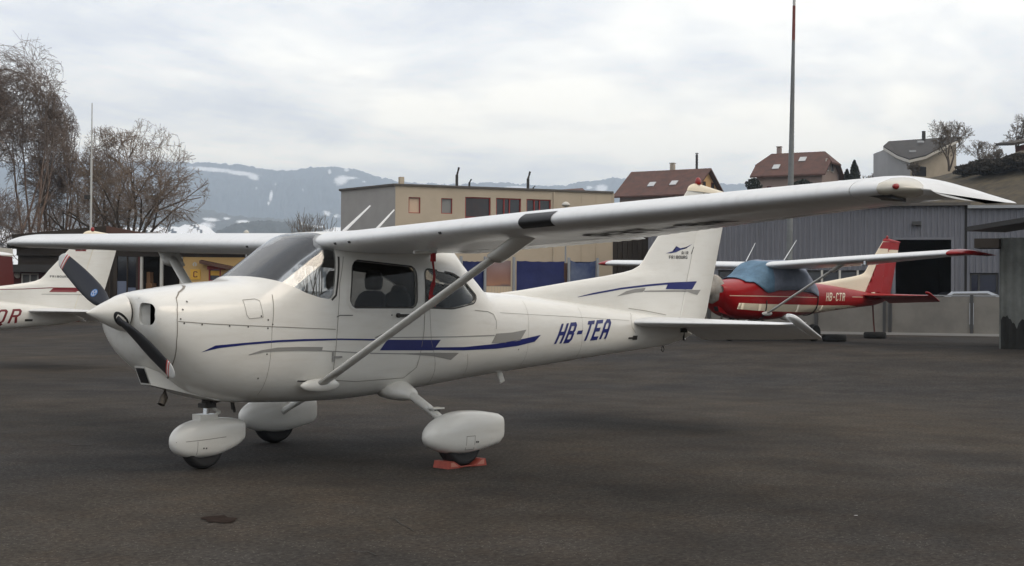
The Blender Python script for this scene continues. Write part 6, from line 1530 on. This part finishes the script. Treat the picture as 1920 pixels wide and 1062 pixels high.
# evergreens: leaf clumps through the crown volume
M['evergreen'] = mat('evergreen_leaf', (.022, .030, .020), .9, var=.5, vscale=2); M['hedge'] = mat('hedge_leaf', (.040, .032, .022), .95, var=.5, vscale=1)
def leafy(name, base, H, W_r, label, cat, shape, n, leaf, mt, group=None, trunk=True):
    t = thing(name, tuple(base), label, cat, group); rng = np.random.default_rng(abs(hash(label)) % 1000 if False else len(label)*7+int(H*10))
    c = []; 
    while len(c) < n:
        z = rng.random(); a = rng.random()*6.283; r = shape(z)*W_r*(rng.random()**.4)*(1+.25*math.sin(a*3+z*9)); c.append((r*math.cos(a), r*math.sin(a), z*H))
    c = np.array(c); V = []; F = []
    d1 = rng.normal(size=(n, 3)); d1 /= np.linalg.norm(d1, axis=1)[:, None]; d2 = np.cross(d1, rng.normal(size=(n, 3))); d2 /= np.linalg.norm(d2, axis=1)[:, None]
    for j in (-1, 1):
        pass
    V = np.stack([c-d1*leaf, c+d2*leaf*.5, c+d1*leaf, c-d2*leaf*.5], 1).reshape(-1, 3); F = [(4*i, 4*i+1, 4*i+2, 4*i+3) for i in range(n)]
    link('crown', newmesh('crown', V, F), [mt], t)
    if trunk: mb = MB(); mb.tube([(0, 0, -.3), (0, 0, H*.6)], [.09, .03], 7); mb.build('trunk', [M['bark']], t)
    return t
cone = lambda z: max(.05, (1-z)**.7*min(1, z*6+.4))
p = gpt(1601, 146); leafy('cypress', (p[0], p[1], gz(*p)), zof(1601, 301, 146)-gz(*p), .75, 'dark pointed cypress at the right of the pink house', 'tree', cone, 2600, .13, M['evergreen'])
p = gpt(1587, 147); leafy('cypress', (p[0], p[1], gz(*p)), zof(1587, 318, 147)-gz(*p), .6, 'smaller cypress tucked against the pink house', 'tree', cone, 1500, .13, M['evergreen'])
ball = lambda z: math.sqrt(max(.02, 1-(2*z-1)**2))
p = gpt(1412, 142); hh = zof(1412, 335, 142)-gz(*p); leafy('round_bush', (p[0], p[1], gz(*p)), hh, .78, 'clipped round dark bush left of the pink house', 'bush', lambda z: ball(max(0, (z-.35)/.65)) if z > .35 else .15, 1500, .14, M['evergreen'])
p = gpt(1505, 144); hh = zof(1505, 337, 144)-gz(*p); leafy('dark_bush', (p[0], p[1], gz(*p)), hh, 1.0, 'low dark bush before the wall of the pink house', 'bush', ball, 1400, .15, M['evergreen'], trunk=False)
for i, (u0, v, D) in enumerate(((1845, 312, 128), (1880, 308, 126), (1915, 300, 124), (1950, 296, 122), (1815, 322, 132))):
    p = gpt(u0, D); z0 = gz(*p); hh = max(1.2, zof(u0, v, D)-z0)
    leafy('hedge', (p[0], p[1], z0), hh*(1, .8, 1.05, 1, .7)[i], (1.5, 1.9, 1.6, 1.5, 1.2)[i], ['dark hedge below the spreading bare tree', 'dark hedge middle clump on the hill crest', 'dark hedge clump at the right picture edge', 'dark hedge clump beyond the right edge', 'lowest dark hedge clump right of the pale house'][i], 'hedge', lambda z: .15+.85*ball(.15+z*.85), 2200, .19, M['hedge'], 'hedge along the hill crest', False)
# ------------------------------------------------------------------ far hills and mountains
def relief(name, label, D0, D1, ridge, zlow, rough, snow, step_u=4, ny=46, u0=-500, u1=2500, c_f=(.035, .053, .070), seed=0, pw=1.5):  # default forest colour has the blue of distant haze mixed in
    us = np.arange(u0, u1, step_u); ru = [r[0] for r in ridge]; rv = [r[1] for r in ridge]; V = []; S = []
    for j in range(ny+3):
        q = min(j/ny, 1.0); back = max(0, j-ny)
        D = D0+(D1-D0)*q+back*(D1-D0)*.25
        for u in us:
            zt = zof(u, float(np.interp(u, ru, rv)), D1); prof = 1-(1-q)**pw if pw > 1 else q
            z = zlow+(zt-zlow)*(prof); z -= back*(zt-zlow)*.25
            p = gpt(u, D); n_ = mnoise.fractal(Vector((p[0]/(D1*.05), p[1]/(D1*.05), seed)), 1.0, 2.0, 5)
            z += n_*rough*D1*min(1, q*3)*(1-q)*1.2+ (mnoise.noise(Vector((u*.35, q*30, seed)))*.0011+mnoise.noise(Vector((u*.09, q*9, seed)))*.0016)*D1*min(1, q*4)
            V.append((p[0], p[1], z)); 
            d = V[-1]; dd = np.array(d)-CAM; tt = dd@_f; pu = 960+FPX*(dd@_r2)/tt; pv = 531-FPX*(dd@_u2)/tt
            S.append(snow(pu, pv, q))
    m = len(us); F = [(j*m+i, j*m+i+1, (j+1)*m+i+1, (j+1)*m+i) for j in range(ny+2) for i in range(m-1)]
    me = newmesh(name, V, F, True); at_ = me.attributes.new('snow', 'FLOAT', 'POINT'); at_.data.foreach_set('value', S)
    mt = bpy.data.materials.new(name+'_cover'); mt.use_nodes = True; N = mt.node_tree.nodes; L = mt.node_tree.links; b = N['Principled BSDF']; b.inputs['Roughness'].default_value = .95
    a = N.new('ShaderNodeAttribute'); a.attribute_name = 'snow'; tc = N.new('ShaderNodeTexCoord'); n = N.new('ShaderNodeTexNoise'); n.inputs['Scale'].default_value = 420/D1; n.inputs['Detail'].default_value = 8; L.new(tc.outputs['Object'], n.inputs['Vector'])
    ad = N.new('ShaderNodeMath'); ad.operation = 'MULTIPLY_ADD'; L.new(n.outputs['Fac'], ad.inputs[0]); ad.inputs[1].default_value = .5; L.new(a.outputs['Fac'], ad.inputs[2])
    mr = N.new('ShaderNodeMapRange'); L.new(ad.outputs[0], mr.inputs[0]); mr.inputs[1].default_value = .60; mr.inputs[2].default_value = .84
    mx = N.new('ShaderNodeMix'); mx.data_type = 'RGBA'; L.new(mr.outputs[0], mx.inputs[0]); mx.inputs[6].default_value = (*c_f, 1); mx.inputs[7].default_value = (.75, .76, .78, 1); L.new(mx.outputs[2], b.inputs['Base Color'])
    return tag(link(name, me, [mt]), label, kind='structure')
def patches(L_):
    def f(u, v, q):
        s = 0
        for cu, cv, ru_, rv_, an in L_:
            du, dv = u-cu, v-cv; ca, sa = math.cos(an), math.sin(an); a = (du*ca+dv*sa)/ru_; b = (-du*sa+dv*ca)/rv_; s = max(s, 1.15-(a*a+b*b)**.5*.7)
        return max(0, min(1, s))*.75
    return f
RIDGE = [(-500, 300), (0, 306), (200, 304), (340, 308), (380, 308), (440, 310), (480, 317), (510, 321), (540, 322), (570, 319), (600, 314), (625, 313), (645, 320), (655, 318), (672, 322), (690, 330), (720, 337), (760, 344), (860, 349), (900, 346), (960, 346), (1010, 351), (1060, 350), (1090, 342), (1120, 342), (1150, 336), (1200, 345), (1500, 350), (2500, 345)]
relief('mountain', 'long forested mountain ridge with snow clearings, haze blue partly in its forest colour', 3300, 5000, RIDGE, 60, .006,
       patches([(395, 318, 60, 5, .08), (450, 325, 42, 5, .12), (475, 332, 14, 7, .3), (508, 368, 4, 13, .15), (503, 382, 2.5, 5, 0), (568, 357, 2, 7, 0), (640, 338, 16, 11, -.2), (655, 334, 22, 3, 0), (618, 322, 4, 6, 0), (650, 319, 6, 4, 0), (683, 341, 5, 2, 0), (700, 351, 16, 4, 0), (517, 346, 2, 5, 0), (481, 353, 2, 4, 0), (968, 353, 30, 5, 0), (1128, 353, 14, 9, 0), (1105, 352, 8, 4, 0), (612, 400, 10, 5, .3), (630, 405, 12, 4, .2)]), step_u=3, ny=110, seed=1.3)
relief('valley_slope', 'lower wooded slope with snowy fields below the mountain', 2300, 2900, [(-500, 400), (300, 385), (380, 393), (430, 404), (480, 409), (540, 412), (580, 423), (640, 432), (700, 440), (2500, 450)], 20, .003,
       patches([(395, 412, 20, 4, .1), (425, 410, 9, 3, 0), (455, 416, 16, 4, 0), (380, 428, 26, 12, -.3), (600, 424, 26, 4, 0), (570, 420, 14, 3, 0), (640, 420, 30, 6, 0)]), step_u=4, ny=60, seed=2.2, c_f=(.03, .036, .034))
relief('forested_hill', 'near rounded hill of dark forest standing in the valley', 1300, 1600, [(-500, 470), (300, 470), (392, 445), (410, 432), (440, 420), (480, 415), (520, 415), (560, 421), (600, 430), (640, 436), (760, 450), (2500, 470)], 10, .002, lambda u, v, q: 0, step_u=3, ny=50, seed=3.1, c_f=(.022, .030, .028))
relief('snow_field', 'snowy valley floor between the trees and the hill', 900, 1250, [(-500, 436), (200, 430), (330, 426), (372, 422), (395, 430), (410, 446), (560, 452), (600, 434), (620, 428), (645, 426), (700, 432), (760, 452), (2500, 480)], 5, .0005, lambda u, v, q: .9 if math.sin(u*.13+q*9) > -.75 else .2, step_u=6, ny=24, seed=4.4)
# ------------------------------------------------------------------ haze
mb = MB(); mb.box((CAM[0], CAM[1], (540-2)/2), (18600, 18600, 542)); hz = mb.build('haze', [])
hm = bpy.data.materials.new('haze_air'); hm.use_nodes = True; N = hm.node_tree.nodes; N.clear(); o_ = N.new('ShaderNodeOutputMaterial'); pv = N.new('ShaderNodeVolumePrincipled')
pv.inputs['Density'].default_value = 2.4e-4; pv.inputs['Color'].default_value = (.76, .87, 1.0, 1); pv.inputs['Anisotropy'].default_value = 0.35; hm.node_tree.links.new(pv.outputs[0], o_.inputs['Volume'])
hz.data.materials.append(hm); hz['kind'] = 'stuff'; hz['label'] = 'pale blue winter haze over the valley'
